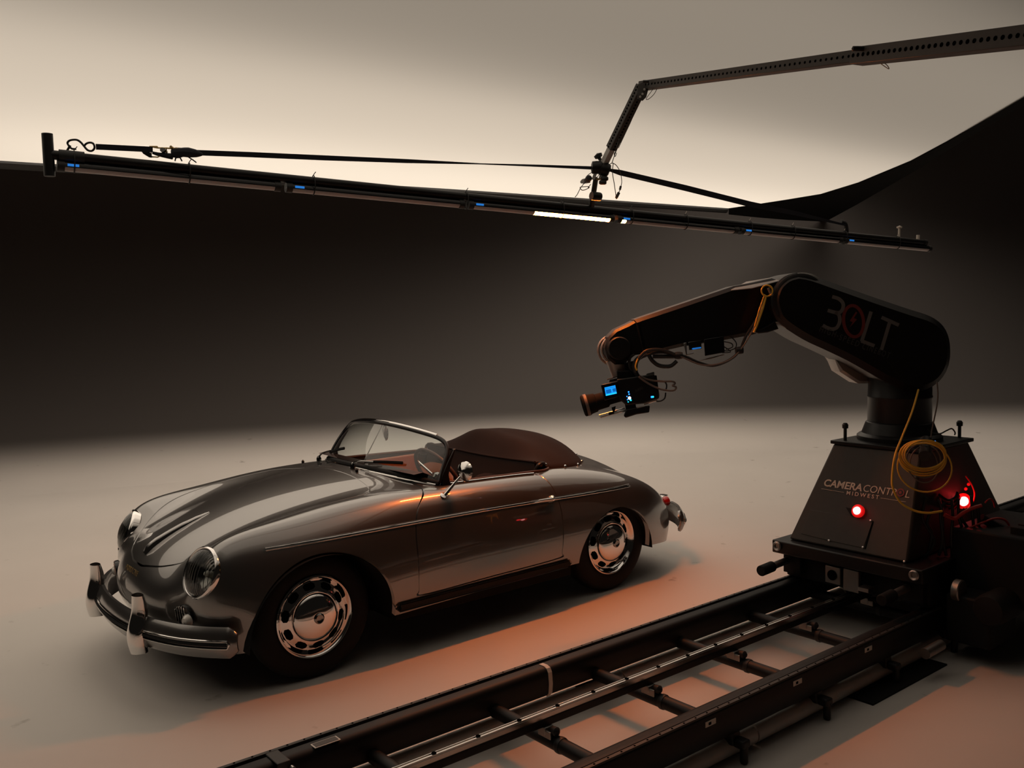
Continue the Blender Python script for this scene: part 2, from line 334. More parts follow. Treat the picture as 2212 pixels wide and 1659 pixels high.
def sdpoly(Q, poly):   # signed distance, positive inside
    P = np.asarray(poly, float); n = len(P); d = np.full(len(Q), 1e9); ins = np.zeros(len(Q), bool)
    for i in range(n):
        a, b = P[i], P[(i + 1) % n]; e = b - a; w = Q - a; t = np.clip((w @ e) / (e @ e), 0, 1)
        d = np.minimum(d, np.linalg.norm(w - t[:, None] * e, axis=1))
        c = ((a[1] > Q[:, 1]) != (b[1] > Q[:, 1])); den = (b[1] - a[1]) if abs(b[1] - a[1]) > 1e-12 else 1e-12
        ins ^= c & (Q[:, 0] < a[0] + e[0] * (Q[:, 1] - a[1]) / den)
    return np.where(ins, d, -d)
def smoothpoly(P, k=8, closed=True):   # closed Catmull-Rom
    P = np.asarray(P, float); n = len(P); out = []
    for i in range(n if closed else n - 1):
        p = [P[(i + j - 1) % n] if closed else P[min(max(i + j - 1, 0), n - 1)] for j in range(4)]
        for s in range(k):
            t = s / k; out.append(.5 * (2 * p[1] + (p[2] - p[0]) * t + (2 * p[0] - 5 * p[1] + 4 * p[2] - p[3]) * t * t + (3 * p[1] - p[0] - 3 * p[2] + p[3]) * t**3))
    if not closed: out.append(P[-1])
    return np.array(out)
def crv(P, k=8): return smoothpoly(P, k, False)

def clip(V, Nn, F, g, cut):
    """keep g>=0; cut: bool per vertex that lies on a cut"""
    V = list(V); Nn = list(Nn); g = list(g); cut = list(cut); out = []; cache = {}
    for f in F:
        gs = [g[i] for i in f]
        if min(gs) >= 0: out.append(f); continue
        if max(gs) < 0: continue
        nf = []
        for a, b in zip(f, f[1:] + f[:1]):
            if g[a] >= 0: nf.append(a)
            if (g[a] >= 0) != (g[b] >= 0):
                key = (a, b) if a < b else (b, a)
                if key not in cache:
                    t = g[key[0]] / (g[key[0]] - g[key[1]]); t = min(max(t, .02), .98)
                    V.append(V[key[0]] * (1 - t) + V[key[1]] * t); Nn.append(nrm(Nn[key[0]] * (1 - t) + Nn[key[1]] * t)); g.append(0.); cut.append(True)
                    cache[key] = len(V) - 1
                nf.append(cache[key])
        if len(nf) >= 3: out.append(tuple(nf))
    return np.array(V), np.array(Nn), out, np.array(cut)
def shell(name, V, Nn, F, cut, flange=.014, material='paint', parent=car, **kw):
    used = sorted({i for f in F for i in f}); mp = {o: n for n, o in enumerate(used)}
    V = V[used]; Nn = Nn[used]; cut = cut[used]; F = [tuple(mp[i] for i in f) for f in F]
    cnt = {}
    for f in F:
        for a, b in zip(f, f[1:] + f[:1]): cnt[(min(a, b), max(a, b))] = cnt.get((min(a, b), max(a, b)), 0) + 1
    V2 = [tuple(v) for v in V]; N2 = [tuple(n) for n in Nn]; F2 = list(F); low = {}; nf = len(F)
    for f in F:
        for a, b in zip(f, f[1:] + f[:1]):
            if cnt[(min(a, b), max(a, b))] == 1 and cut[a] and cut[b]:
                q = []
                for i in (a, b):
                    if i not in low: low[i] = len(V2); V2.append(tuple(V[i] - Nn[i] * flange)); N2.append(tuple(Nn[i]))
                F2.append((b, a, low[a], low[b]))
    me = bpy.data.meshes.new(name); me.from_pydata(V2, [], F2); me.update(); me.shade_smooth()
    if len(F2) > nf:
        for a, b in cnt:
            pass
    me.normals_split_custom_set_from_vertices([Vector(n) for n in N2])
    return link(name, me, MT[material], parent, **kw)

VV, NN = SV, SN
FF = []
for i in range(NU - 1):
    for j in range(NV - 1): FF.append((i * NV + j, (i + 1) * NV + j, (i + 1) * NV + j + 1, i * NV + j + 1))
cut = np.zeros(len(VV), bool)
# orient faces outward
f = FF[(NU // 2) * (NV - 1) + NV // 2]
if np.dot(np.cross(VV[f[1]] - VV[f[0]], VV[f[2]] - VV[f[0]]), NN[f[0]]) < 0: FF = [t[::-1] for t in FF]
HLC = np.array([1.560, .575, .614]); HLN = nrm([.90, .20, .36]); HR = .121
def G_arch(V):
    f = ((V[:, 0] - 1.03) / .388)**2 + ((V[:, 2] - .264) / .388)**2 - 1
    r = ((V[:, 0] + 1.015) / .333)**2 + (np.maximum(V[:, 2] - .27, -.2) / .296)**2 - 1
    r = np.where(V[:, 2] < .27, np.abs(V[:, 0] + 1.015) / .333 - 1, r); f = np.where(V[:, 2] < .275, np.abs(V[:, 0] - 1.03) / .388 - 1, f)
    return np.where(np.abs(V[:, 1]) > .38, np.minimum(f * .3, r * .3), 1.)
def G_head(V):
    g = np.full(len(V), 1.)
    for s in (1, -1):
        c = HLC * [1, s, 1]; n = HLN * [1, s, 1]; d = V - c; h = d @ n; r = np.linalg.norm(d - h[:, None] * n, axis=1)
        g = np.minimum(g, np.where(np.abs(h) < .25, r - (HR - .006), 1.))
    return g
COCK = smoothpoly([(.36, 0), (.345, .3), (.26, .56), (.16, .625), (-.1, .635), (-.38, .63), (-.60, .60), (-.66, .42), (-.67, 0), (-.66, -.42), (-.60, -.60), (-.38, -.63), (-.1, -.635), (.16, -.625), (.26, -.56), (.345, -.3)])
def G_cock(V): return np.where(V[:, 2] > .6, -sdpoly(V[:, :2], COCK), 1.)
for fn in (G_arch, G_head, G_cock):
    VV, NN, FF, cut = clip(VV, NN, FF, fn(VV), cut)
GAP = .0036
BH = [(1.672, .10), (1.625, .26), (1.52, .41), (1.34, .51), (1.09, .553), (.78, .562), (.645, .548), (.58, .47), (.545, .3)]
BON = smoothpoly([(1.68, 0)] + BH + [(.535, 0)] + [(x, -y) for x, y in BH[::-1]])
DOOR = smoothpoly([(.50, .36), (.505, .50), (.50, .66), (.455, .78), (.33, .88), (.22, .95), (.0, 1.0), (-.25, .98), (-.40, .90), (-.49, .80), (-.525, .66), (-.53, .5), (-.525, .37), (-.505, .338), (0, .332), (.475, .328)], 6)
ENG = smoothpoly([(-1.20, 0), (-1.22, .2), (-1.30, .30), (-1.5, .34), (-1.68, .30), (-1.735, .16), (-1.745, 0), (-1.735, -.16), (-1.68, -.30), (-1.5, -.34), (-1.30, -.30), (-1.22, -.2)])
def g_bon(V): return np.where(V[:, 2] > .5, sdpoly(V[:, :2], BON), -1.)
def g_eng(V): return np.where(V[:, 2] > .45, sdpoly(V[:, :2], ENG), -1.)
def g_door(V, s): return np.where(V[:, 1] * s > .3, sdpoly(V[:, [0, 2]], DOOR), -1.)
panels = [('bonnet', g_bon), ('engine_lid', g_eng), ('door', lambda V: g_door(V, 1)), ('door', lambda V: g_door(V, -1))]
for nm, g in panels:
    shell(nm, *clip(VV, NN, FF, g(VV) - GAP, cut), flange=.02)
    VV, NN, FF, cut = clip(VV, NN, FF, -g(VV) - GAP, cut)
shell('body', VV, NN, FF, cut, flange=.03)

# underbody, wheel housings, interior tub
b = M().box((0, 0, .26), (2.9, .92, .16)); b.box((-.02, 0, .23), (1.25, 1.5, .06)); b.box((1.02, 0, .45), (.84, .9, .3)); b.box((-1.02, 0, .42), (.74, .9, .26)); b.box((-1.60, 0, .30), (.35, 1.0, .16))
b.build('underbody', MT['black_matte'], car)
for cx, w in ((1.03, .40), (-1.015, .345)):
    for s in (1, -1):
        G = [[(cx + w * math.cos(t), s * y, .24 + (w) * math.sin(t) * (1 if cx > 0 else .93)) for y in (.44, .80 if cx > 0 else .765)] for t in np.linspace(0, math.pi, 25)]
        k = M().grid(G); k.add([(cx + w * math.cos(t), s * .44, .24 + w * math.sin(t)) for t in np.linspace(0, math.pi, 25)], [tuple(range(25))])
        k.build('wheel_housing', MT['black_matte'], car)
tub = M()
Rg = []
for z, k in ((.90, 1.015), (.55, 1.0), (.32, .96)):
    Rg.append([(x * k, y * k, z if z < .85 else min(top_pt(x, y)[0] - .012, .9)) for x, y in COCK[::3]])
tub.loft(Rg, caps=False); tub.add(Rg[-1], [tuple(range(len(Rg[-1])))]); tub.build('interior_tub', MT['carpet'], car)
# cockpit edge roll and door top trim
M().tube([T3(x, y, .004) for x, y in COCK[::2]], .009, 8, closed=True).build('cockpit_trim', MT['leather'], car)
for s in (1, -1):
    M().tube([T3(x, s * .655, .004) for x in np.linspace(.17, -.44, 16)], .007, 8).build('door_top_strip', MT['chrome'], car)
    M().box((-.1, s * .60, .66), (.62, .03, .34)).build('door_card', MT['leather_tan'], car, bevel=.01)
# dashboard
G = [[(.345 - .02 * abs(y) * 2 - dx, y, z) for dx, z in ((-.03, .925), (.03, .93), (.085, .905), (.10, .83), (.075, .72))] for y in np.linspace(-.57, .57, 15)]
G = np.array(G)
M().grid(G).build('dashboard', MT['leather'], car, smooth=80)
for y in (.22, .35, .48): M().lathe([(.045, 0), (.05, .012), (.042, .014), (0, .008)], (.255, y, .85), (-1, 0, .12), 20).build('gauge', MT['black_gloss'], car)
# steering wheel (one ring mesh + spokes + hub)
sc, sn = np.array([.03, .34, .845]), nrm([-.86, 0, .5]); a1 = np.array([0, 1., 0]); a2 = np.cross(sn, a1)
st = M().tube([sc + .195 * (math.cos(t) * a1 + math.sin(t) * a2) for t in np.linspace(0, 2 * math.pi, 48, endpoint=False)], .0125, 10, closed=True).build('steering_wheel', MT['leather'], car)
k = M()
for t in (math.radians(90), math.radians(210), math.radians(330)):
    d = math.cos(t) * a1 + math.sin(t) * a2; k.beam(sc - sn * .02, sc + d * .19, .022, .006, up=sn)
k.build('spoke', MT['chrome'], st); M().lathe([(0, .02), (.03, .015), (.042, -.01), (.03, -.03)], sc - sn * .01, sn, 24).build('horn_button', MT['chrome_dark'], st)
M().cyl(sc - sn * .02, sc - sn * .3, .02).build('steering_column', MT['black'], car)
# bucket seats
def seat(y):
    G = []
    for i, t in enumerate(np.linspace(0, 1, 14)):   # cushion -> up the back
        if t < .45: x = .02 - t / .45 * .36; z = .50 - .03 * math.sin(t / .45 * math.pi)
        else: q = (t - .45) / .55; x = -.30 - .10 * q; z = .46 + .34 * q
        hw = .215 * (1 - .25 * max(0, t - .7) / .3)
        row = []
        for j in np.linspace(-1, 1, 9):
            e = .055 * abs(j)**3
            row.append((x + (e if t > .45 else 0), y + hw * j, z + (e if t <= .45 else 0) - (.05 * abs(j)**4 if t > .95 else 0)))
        G.append(row)
    G = np.array(G); Bk = G + np.array([-.07, 0, -.05]); m = M()
    R = [np.concatenate([g, b[::-1]]) for g, b in zip(G, Bk)]
    m.loft(R); m.build('seat', MT['leather_tan'] if y < 0 else MT['leather'], car, smooth=70)
seat(.31); seat(-.31)

# folded soft top under its brown boot: straight front edge, oval rear
deck = lambda x, y: top_pt(max(x, -1.5), y)[0]
XF, XR_ = -.535, -1.20
rows = []; rimL = []
for u in np.linspace(0, 1, 44):
    x = lerp(XF, XR_, u) + .0; w = .585 * max(0, 1 - u**3.0)**.5 + .002; row = []
    Hh = .112 * (1 - math.exp(-u / .16)) * (1 - u**3.2) + .012 + .018 * math.exp(-((u - .13) / .09)**2)
    for v in np.linspace(-1, 1, 41):
        y = w * v; e = 1 - abs(v)**2.6
        bl_e = min(1, u / .22); bl_e = bl_e * bl_e * (3 - 2 * bl_e); z = lerp(.905 - .012 * abs(v)**4, deck(x, y) + .010, bl_e) + (Hh - .042 * (1 - bl_e)) * e + .010 * e * math.sin(11 * y + 14 * x) * math.sin(6 * u) * .7 + .012 * e * math.exp(-((y + .22) / .10)**2 - ((u - .12) / .10)**2)
        row.append((x + .018 * (1 - u) * abs(v)**3, y, z))
    rows.append(row)
G = np.array(rows)
edge_lo = lambda r: [np.array(r[0]) - [0, 0, .028]] + list(map(np.array, r)) + [np.array(r[-1]) - [0, 0, .028]]
M().grid([edge_lo(r) for r in G]).build('top_boot', MT['cloth_brown'], car, smooth=80)
fr_ = G[0]
Gf = [[p + np.array([.0, 0, 0]), p + np.array([.010, 0, -.012]), p + np.array([.012, 0, -.05]), np.array([XF + .06, p[1] * .97, .74]), np.array([XF + .10, p[1] * .93, .56])] for p in fr_]
M().grid(Gf).build('rear_bulkhead', MT['cloth_brown'], car, smooth=80)
M().tube([p + np.array([.006, 0, .0]) for p in fr_], .007, 8).build('boot_hem', MT['cloth_brown'], car)
for s in (1, -1):
    M().tube(crv([T3(-.50, s * .60, .004), T3(-.515, s * .605, .035), T3(-.55, s * .60, .045), T3(-.58, s * .59, .03)], 5), .010, 8).build('top_hinge', MT['black_satin'], car)
    for u in (5, 16, 26, 34, 40):
        p = G[u][-1 if s > 0 else 0]; nn = nrm([p[0] + .80, p[1] * 1.2, .35]); M().lathe([(.0105, -.004), (.0105, .004), (.006, .010), (0, .011)], p + nn * .003 + np.array([0, 0, -.004]), nn, 14).build('snap_stud', MT['chrome'], car)

# windshield
def WS(s, t):
    B = np.array([.402 - .14 * s * s - .03 * s**4, .655 * s, .916 - .046 * s * s]); Tp = np.array([.222 - .122 * s * s, .615 * s, 1.158 - .080 * s * s])
    return lerp(B, Tp, t) + np.array([.012 * math.sin(math.pi * t), 0, 0])
SE = .985
path = [(-SE, 0), (-SE, .3), (-SE * .998, .5), (-SE * .99, .68), (-SE * .965, .84), (-SE * .92, .94), (-.83, .99)]
path = path + [(s, 1.0) for s in np.linspace(-.74, .74, 25)] + [(-a, b) for a, b in path[::-1]]
pts = [WS(*q) for q in path]
bot = [WS(s, 0) for s in np.linspace(SE, -SE, 29)]
loop = pts + bot[1:-1]
# glass by columns
cols = []
for s in np.linspace(-SE, SE, 61):
    a = abs(s) / SE; tmax = 1.0 if a < .84 else 1.0 - .38 * (1 - math.sqrt(max(0, 1 - ((a - .84) / .16)**2)))
    cols.append([WS(s, t * tmax) for t in np.linspace(0, 1, 16)])
G = np.array(cols); M().grid(G).build('windshield_glass', MT['glass'], car, smooth=80)
fr = M().tube(crv(pts, 3), .0125, 10).build('windshield_frame', MT['black_gloss'], car)
M().tube([WS(s, 1.0) + np.array([-.006, 0, .009]) for s in np.linspace(-.80, .80, 41)], .012, 10, flat=.8).build('header_rail', MT['chrome'], fr)
M().tube(crv(bot, 2), .017, 10, flat=1.0).build('windshield_gasket', MT['rubber'], car)
M().tube(crv([p + np.array([.024, 0, -.006]) for p in bot], 2), .0055, 8).build('gasket_trim', MT['chrome'], car)
for s in (1, -1):
    M().loft([[np.array(p) + np.array([x, 0, 0]) for p in (WS(s * .99, 0) + [-.035 + dx, s * .004 + dy, -.03] for dx, dy in ((-.03, -.012), (.03, -.012), (.03, .012), (-.03, .012)))] for x in (0,)] +
             [[WS(s * .99, t) + np.array([-.018 + dx, s * .004 + dy, 0]) for dx, dy in ((-w, -.010), (w, -.010), (w, .010), (-w, .010))] for t, w in ((.2, .022), (.5, .014), (.85, .008))]).build('windshield_post', MT['black_gloss'], car, bevel=.004)
# rear view mirror inside
M().lathe([(0, .012), (.05, .008), (.055, 0), (.03, -.012), (0, -.014)], WS(0, .75) + np.array([-.09, 0, .0]), (-1, .35, 0), 24).build('inner_mirror', MT['chrome_dark'], car)
M().cyl(WS(0, .1) + np.array([-.05, 0, 0]), WS(0, .95) + np.array([-.03, 0, 0]), .003).build('mirror_rod', MT['chrome_dark'], car)
# wipers
for (x, y), (ex, ey, et) in (((.445, .05), (.30, .215, .13)), ((.335, -.60), (.42, -.415, .17))):
    p0 = T3(x, y, .0); m_ = M().lathe([(.016, 0), (.016, .02), (.009, .035), (0, .038)], p0, (0, 0, 1), 16); s_end = ey / .655
    pe = WS(s_end, et) + np.array([.03, 0, .02]); m_.tube(crv([p0 + [0, 0, .03], lerp(p0, pe, .35) + [0, 0, .030], pe], 6), .0055, 8)
    wp = m_.build('wiper', MT['chrome_dark'], car)
    bl_ = [WS(s_end + ds, et + .02 * k_) + np.array([.017, 0, .004]) for k_, ds in enumerate(np.linspace(-.16, .30, 9))]
    M().tube(bl_, .0055, 6, flat=1.8).build('wiper_blade', MT['rubber'], wp)
for x, y in ((.475, .15), (.42, -.66)): M().lathe([(.009, 0), (.009, .012), (.004, .02), (0, .022)], T3(x, y), (0, 0, 1), 12).build('washer_nozzle', MT['black_gloss'], car)

# side trim, rocker trim, handles
for s in (1, -1):
    xs_ = np.linspace(1.30, -1.20, 60); zz = lambda x: .705 + .012 * math.exp(-((x - .5) / .7)**2) - .030 * max(0, -x)**1.5 * .9
    for dz in (.0055, -.0055):
        M().tube([S3(x, zz(x) + dz, .003, s) for x in xs_], .0042, 6).build('side_moulding', MT['chrome'], car)
    P = [S3(x, .292, .006, s) for x in np.linspace(.62, -.585, 30)]
    rs = M().tube(P, .017, 8, flat=1.1).build('rocker_strip', MT['rubber'], car)
    lp = [S3(x, .292 + .021, .010, s) for x in np.linspace(.62, -.585, 30)] + [S3(-.605, .292, .010, s)] + [S3(x, .292 - .021, .010, s) for x in np.linspace(-.585, .62, 30)] + [S3(.645, .292, .010, s)]
    M().tube(lp, .0038, 6, closed=True).build('rocker_chrome', MT['chrome_dark'], rs)
    hp = S3(-.462, .700, .012, s); q = S3(-.345, .703, .026, s)
    hd = M().lathe([(.018, 0), (.02, .012), (.012, .024), (0, .027)], hp - [0, s * .008, 0], (0, s, 0), 20).cyl(hp + [0, s * .012, 0], q, .010, .006, 12)
    hd.build('door_handle', MT['chrome'], car)
    # fender mirror on the driver side only
mb = at(958, 1059, 'y', .735); mb = np.array([mb[0], .735, top_pt(mb[0], .735)[0]]); mh = at(1003, 1020, 'y', .80)
mo = M().tube(crv([mb + [0, 0, -.005], lerp(mb, mh, .5), mh], 5), np.linspace(.010, .006, 11), 10).build('wing_mirror', MT['chrome'], car)
M().lathe([(0, .022), (.03, .018), (.052, .004), (.056, -.008), (.05, -.012), (0, -.010)], mh + np.array([.0, .0, .004]), nrm([.9, .15, .12]), 28).build('mirror_head', MT['chrome'], mo)
M().lathe([(.02, 0), (.02, .006), (0, .012)], mb, (.1, .5, .8), 16).build('mirror_foot', MT['chrome'], mo)

# headlights
for s in (1, -1):
    c = HLC * [1, s, 1]; n_ = HLN * [1, s, 1]
    h = M().lathe([(HR + .002, -.035), (HR + .006, -.004), (HR + .004, .008), (HR - .002, .013), (HR - .009, .010), (HR - .012, .0), (HR - .012, -.035)], c, n_, 64, closed=True).build('headlight', MT['chrome'], car, smooth=60)
    M().lathe([(HR - .010, .002), (.085, -.03), (.05, -.058), (.02, -.066), (0, -.067)], c, n_, 48, cap=False).build('reflector', MT['chrome_dark'], h)
    M().lathe([(.016, -.06), (.016, -.03), (.008, -.02), (0, -.018)], c, n_, 16).build('bulb', MT['lens_white'], h)
    M().lathe([(HR - .010, .006), (.098, .020), (.075, .032), (.04, .041), (0, .044)], c, n_, 64, cap=False).build('headlight_lens', MT['lamp_glass'], h, smooth=80)
    hx = nrm(np.cross((0, 0, 1), n_)); hy = np.cross(n_, hx)
    for k in range(-5, 6):
        u = k * .0185; hv = math.sqrt(max(.0005, .104**2 - u * u)); zz_ = lambda v: .044 - .038 * ((u * u + v * v) / .111**2) + .001
        M().tube([c + hx * u + hy * v + n_ * zz_(v) for v in np.linspace(-hv, hv, 12)], .0016, 6).build('lens_flute', MT['alu_dull'], h)
    M().box(c - np.array([0, 0, HR + .006]) + n_ * .012, (.02, .022, .02)).build('bezel_screw', MT['chrome'], h, bevel=.004)
    # horn grille with turn signal
    g0 = F3(s * .535, .415, .008); gn = front_pt(s * .535, .415)[1]; e1 = nrm(np.cross((0, 0, 1), gn)); e2 = np.cross(gn, e1)
    if e1[1] * s < 0: e1 = -e1
    R0 = [[g0 + e1 * (.062 * math.cos(t)) + e2 * (.052 * math.sin(t)) + gn * z for t in np.linspace(0, 2 * math.pi, 24, endpoint=False)] for z in (-.02, .004)]
    gr = M().loft(R0).build('horn_grille', MT['black_gloss'], car)
    for k in range(5):
        u = -.048 + k * .017; hh = .050 * math.sqrt(max(.05, 1 - (u / .06)**2)); M().beam(g0 + e1 * u - e2 * hh + gn * .008, g0 + e1 * u + e2 * hh + gn * .008, .005, .006, up=gn).build('grille_bar', MT['chrome'], gr)
    M().lathe([(.030, 0), (.028, .012), (.018, .025), (0, .030)], g0 + e1 * .036 - e2 * .012 + gn * .004, gn, 24).build('turn_signal', MT['lens_white'], gr)
# bonnet handle
R = []
for t in np.linspace(0, 1, 16):
    x = 1.64 - .345 * t; p = T3(x, 0); nn = top_pt(x, 0)[1]; hh = .030 * (1 - t)**.7 * min(1, t * 8 + .35) + .004; w = .013 * (1 - t)**.5 + .003
    R.append([p + np.array([0, -w, 0]), p + nn * hh * .7 + np.array([0, -w * .6, 0]), p + nn * hh, p + nn * hh * .7 + np.array([0, w * .6, 0]), p + np.array([0, w, 0]), p - nn * .004])
M().loft(R).build('bonnet_handle', MT['chrome'], car, smooth=50)
# front bumper
def bumper(path, name, ztop, out=1, guards=True, strip=True):
    P = crv(path, 8); T = np.gradient(P, axis=0); T /= np.linalg.norm(T, axis=1)[:, None]; O = np.cross(T, (0, 0, 1)); 
    if O[len(O) // 2][0] * out < 0: O = -O
    prof_ = [(-.012, .070), (.004, .074), (.018, .058), (.030, .030), (.034, 0), (.030, -.030), (.018, -.058), (.004, -.074), (-.012, -.070), (.000, -.05), (.012, 0), (.0, .05)]
    endk = lambda i: min(1, (min(i, len(P) - 1 - i) / 5.)) * .45 + .55
    bp_ = M().loft([[P[i] + O[i] * a * endk(i) + np.array([0, 0, z * endk(i)]) for a, z in prof_] for i in range(len(P))]).build(name, MT['paint'], car, smooth=50)
    n = len(P); lo, hi = 4, n - 5
    if strip:
        M().tube([P[i] + O[i] * .036 for i in range(lo, hi)], .009, 8, flat=.8).build('rubber_strip', MT['rubber'], bp_)
        ring = [P[i] + O[i] * .035 + np.array([0, 0, .017]) for i in range(lo, hi)] + [P[hi] + O[hi] * .034] + [P[i] + O[i] * .035 - np.array([0, 0, .017]) for i in range(hi - 1, lo - 1, -1)] + [P[lo - 1] + O[lo - 1] * .034]
        M().tube(ring, .0048, 8, closed=True).build('strip_trim', MT['chrome'], bp_)
    return bp_
zb = .328
half = [(1.80, 0, zb), (1.79, .2, zb), (1.755, .40, zb), (1.685, .57, zb - .003), (1.61, .68, zb - .006), (1.54, .755, zb - .008), (1.485, .805, zb - .008)]
fb = bumper([(x, -y, z) for x, y, z in half[:0:-1]] + half, 'front_bumper', 0)
def guard(c, top, parent, sgn=1):
    R = []
    for t in np.linspace(0, 1, 14):
        z = lerp(-.085, top, t); w = .040 + .012 * math.sin(math.pi * min(1, t * 1.6)) - .006 * t + .010 * max(0, t - .75) * 4 * .6; d = .052 - .030 * t + .02 * math.sin(math.pi * t * .8); cx = .008 * math.sin(2 * math.pi * t) * 1.2
        R.append([c + np.array([sgn * (cx + d * math.cos(a) * (1 if math.cos(a) > 0 else .5)), w * math.sin(a), z]) for a in np.linspace(0, 2 * math.pi, 20, endpoint=False)])
    return M().loft(R).build('bumper_guard', MT['chrome'], parent, smooth=60)
for s in (1, -1): guard(np.array([1.785, s * .366, zb - .01]), .192, fb)
# rear bumper
half = [(-1.955, 0, .36), (-1.945, .2, .36), (-1.91, .42, .355), (-1.85, .56, .35), (-1.76, .66, .345), (-1.70, .70, .34)]
rb = bumper([(x, -y, z) for x, y, z in half[:0:-1]] + half, 'rear_bumper', 0, out=-1)
for s in (1, -1): guard(np.array([-1.955, s * .33, .36]), .085, rb, -1)
for s in (1, -1):
    p = np.array([-1.735, s * .555, .465]); M().lathe([(.03, -.02), (.036, 0), (.03, .018), (0, .034)], p, nrm([-.9, s * .35, .25]), 24).build('tail_light', MT['lens_red'], car)
    M().tube(crv([(-1.45, s * .40, .20), (-1.62, s * .45, .195), (-1.70, s * .47, .19)], 3), .022, 14).build('exhaust_pipe', MT['chrome'], car)
def text(s, name, material, o, ex, ey, size, parent=None, depth=.0006, bold=0, align='LEFT', font_shear=0, spacing=1, fitw=0, **kw):
    c = bpy.data.curves.new(name, 'FONT'); c.body = s; c.size = size; c.extrude = depth; c.offset = bold; c.align_x = align; c.shear = font_shear; c.space_character = spacing; c.resolution_u = 3
    ob = bpy.data.objects.new('tmp_text', c); COL.objects.link(ob); dg = bpy.context.evaluated_depsgraph_get(); me = bpy.data.meshes.new_from_object(ob.evaluated_get(dg)); bpy.data.objects.remove(ob)
    ex = nrm(ex)
    if fitw:
        xs = [v.co.x for v in me.vertices]; x0 = min(xs); k = fitw / (max(xs) - x0)
        for v in me.vertices: v.co.x = (v.co.x - x0) * k
    ez = nrm(np.cross(ex, ey)); ey = np.cross(ez, ex); Mx = Matrix([[ex[i], ey[i], ez[i], o[i]] for i in range(3)] + [[0, 0, 0, 1]]); me.transform(Mx); me.materials.clear()
    return link(name, me, MT[material], parent, **kw)
p = F3(.10, .525, .004); nf_ = front_pt(.10, .525)[1]; text('PORSCHE', 'nose_lettering', 'gold', F3(-.115, .52, .003), (0, 1, 0), np.cross((front_pt(0, .525)[1]), (0, 1, 0)), .036, car, spacing=1.35, bold=.0008)

# wheels
def wheel(cx, cyy, s):
    c = np.array([cx, s * cyy, .32]); ax = (0, s, 0)
    w = M().lathe([(.198, .0), (.206, .004), (.207, .010), (.200, .014), (.192, .008), (.186, -.010), (.174, -.020), (.166, -.018), (.150, -.006), (.128, .002), (.10, .003), (0, .003)], c, ax, 72, cap=False).build('wheel', MT['chrome'], car, smooth=50)
    M().lathe([(.200, -.14), (.235, -.155), (.285, -.150), (.312, -.125), (.320, -.09), (.320, -.04), (.312, -.01), (.285, .008), (.24, .010), (.205, .002), (.198, -.004)], c, ax, 72, cap=False).build('tire', MT['rubber'], w, smooth=50)
    h = M().lathe([(.125, .002), (.124, .010), (.118, .022), (.098, .034), (.07, .043), (.04, .048), (.026, .049), (0, .0492)], c, ax, 64, cap=False).build('hubcap', MT['chrome'], w, smooth=60)
    M().lathe([(.027, .047), (.027, .054), (.020, .060), (.012, .057), (0, .058)], c, ax, 24).build('hub_emblem', MT['chrome_dark'], w)
    for k in range(10):
        a = 2 * math.pi * (k + .3) / 10; R = []
        for u in (0, 1):
            R.append([c + np.array([0, s * (np.interp(rr_, (.128, .150, .166, .174), (.002, -.006, -.018, -.020)) - .004 + .0085 * u), 0]) + np.array([math.cos(a + da) * rr_, 0, math.sin(a + da) * rr_]) for da, rr_, q in ((-.19, .147, 0), (-.10, .139, 0), (.10, .139, 0), (.19, .147, 0), (.19, .162, 0), (.10, .170, 0), (-.10, .170, 0), (-.19, .162, 0))])
        M().loft(R).build('vent_slot', MT['hole'], w, smooth=0)
for cx, yy in ((1.05, .705), (-1.05, .69)):
    for s in (1, -1): wheel(cx, yy, s)

# ================================================================ LIGHT TUBES ON A PIPE
D0 = 3.80
def TK(k, px0=None, dy=0.0, dz=0.0):   # point k metres along the row of tubes
    a = dep(116, 357, D0); b = dep(2011, 538, D0 * 1.772); return lerp(a, b, k / 6.0) + np.array([0, dy, dz])
TD = nrm(TK(6) - TK(0)); TS = nrm(np.cross(TD, (0, 0, 1))); TU = np.cross(TS, TD); 
if TU[2] < 0: TU = -TU
ord_ = ['at the left end of the row, above the car nose', 'second from the left end of the pipe', 'left of the boom post, half of it glowing orange', 'right of the boom post, orange only at its tip', 'second from the right end of the pipe', 'at the far right end of the row']
r_t = .0225
LIT0, LIT1 = 2.43, 3.075
for k in range(6):
    p0, p1 = TK(k + .012), TK(k + .985)
    o = thing('tube_light', p0, 'black backed light tube ' + ord_[k], 'light', 'light tubes clamped end to end under the long pipe')
    def arc(a0, a1, rad, m_=9): return [(rad * math.cos(t), rad * math.sin(t)) for t in np.linspace(a0, a1, m_)]
    hs = [TS * x + TU * y for x, y in arc(math.radians(-12), math.radians(192), r_t)]
    M().loft([[p + h for h in hs] for p in (p0, p1)]).build('housing', MT['black_gloss'], o, smooth=50)
    def diff(a, b, nm, mt):
        ds = [TS * x + TU * y for x, y in arc(math.radians(-172), math.radians(-8), r_t * .92)]
        return M().loft([[TK(q) + h for h in ds] for q in (a, b)]).build(nm, MT[mt], o, smooth=50)
    a, b_ = k + .016, k + .975
    segs = [(a, b_, 0)]
    if a < LIT0 < b_: segs = [(a, LIT0, 0), (LIT0, b_, 1)]
    if a < LIT1 < b_: segs = [(a, LIT1, 1), (LIT1, b_, 0)]
    for u, v, lit in segs: diff(u, v, 'glowing_diffuser' if lit else 'diffuser', 'tube_lit' if lit else 'tube_off')
    for q in (k + .012, k + .955):
        M().tube([TK(q), TK(q + .015), TK(q + .03)], r_t * 1.06, 16).build('end_cap', MT['black'], o)
    q = k + .075; c = TK(q) + TU * .004 + TS * (-.023 if (TS @ (CAM - TK(q))) < 0 else .023)
    M().beam(c - TD * .022, c + TD * .022, .004, .010, up=TU).build('display', MT['blue_led'], o)
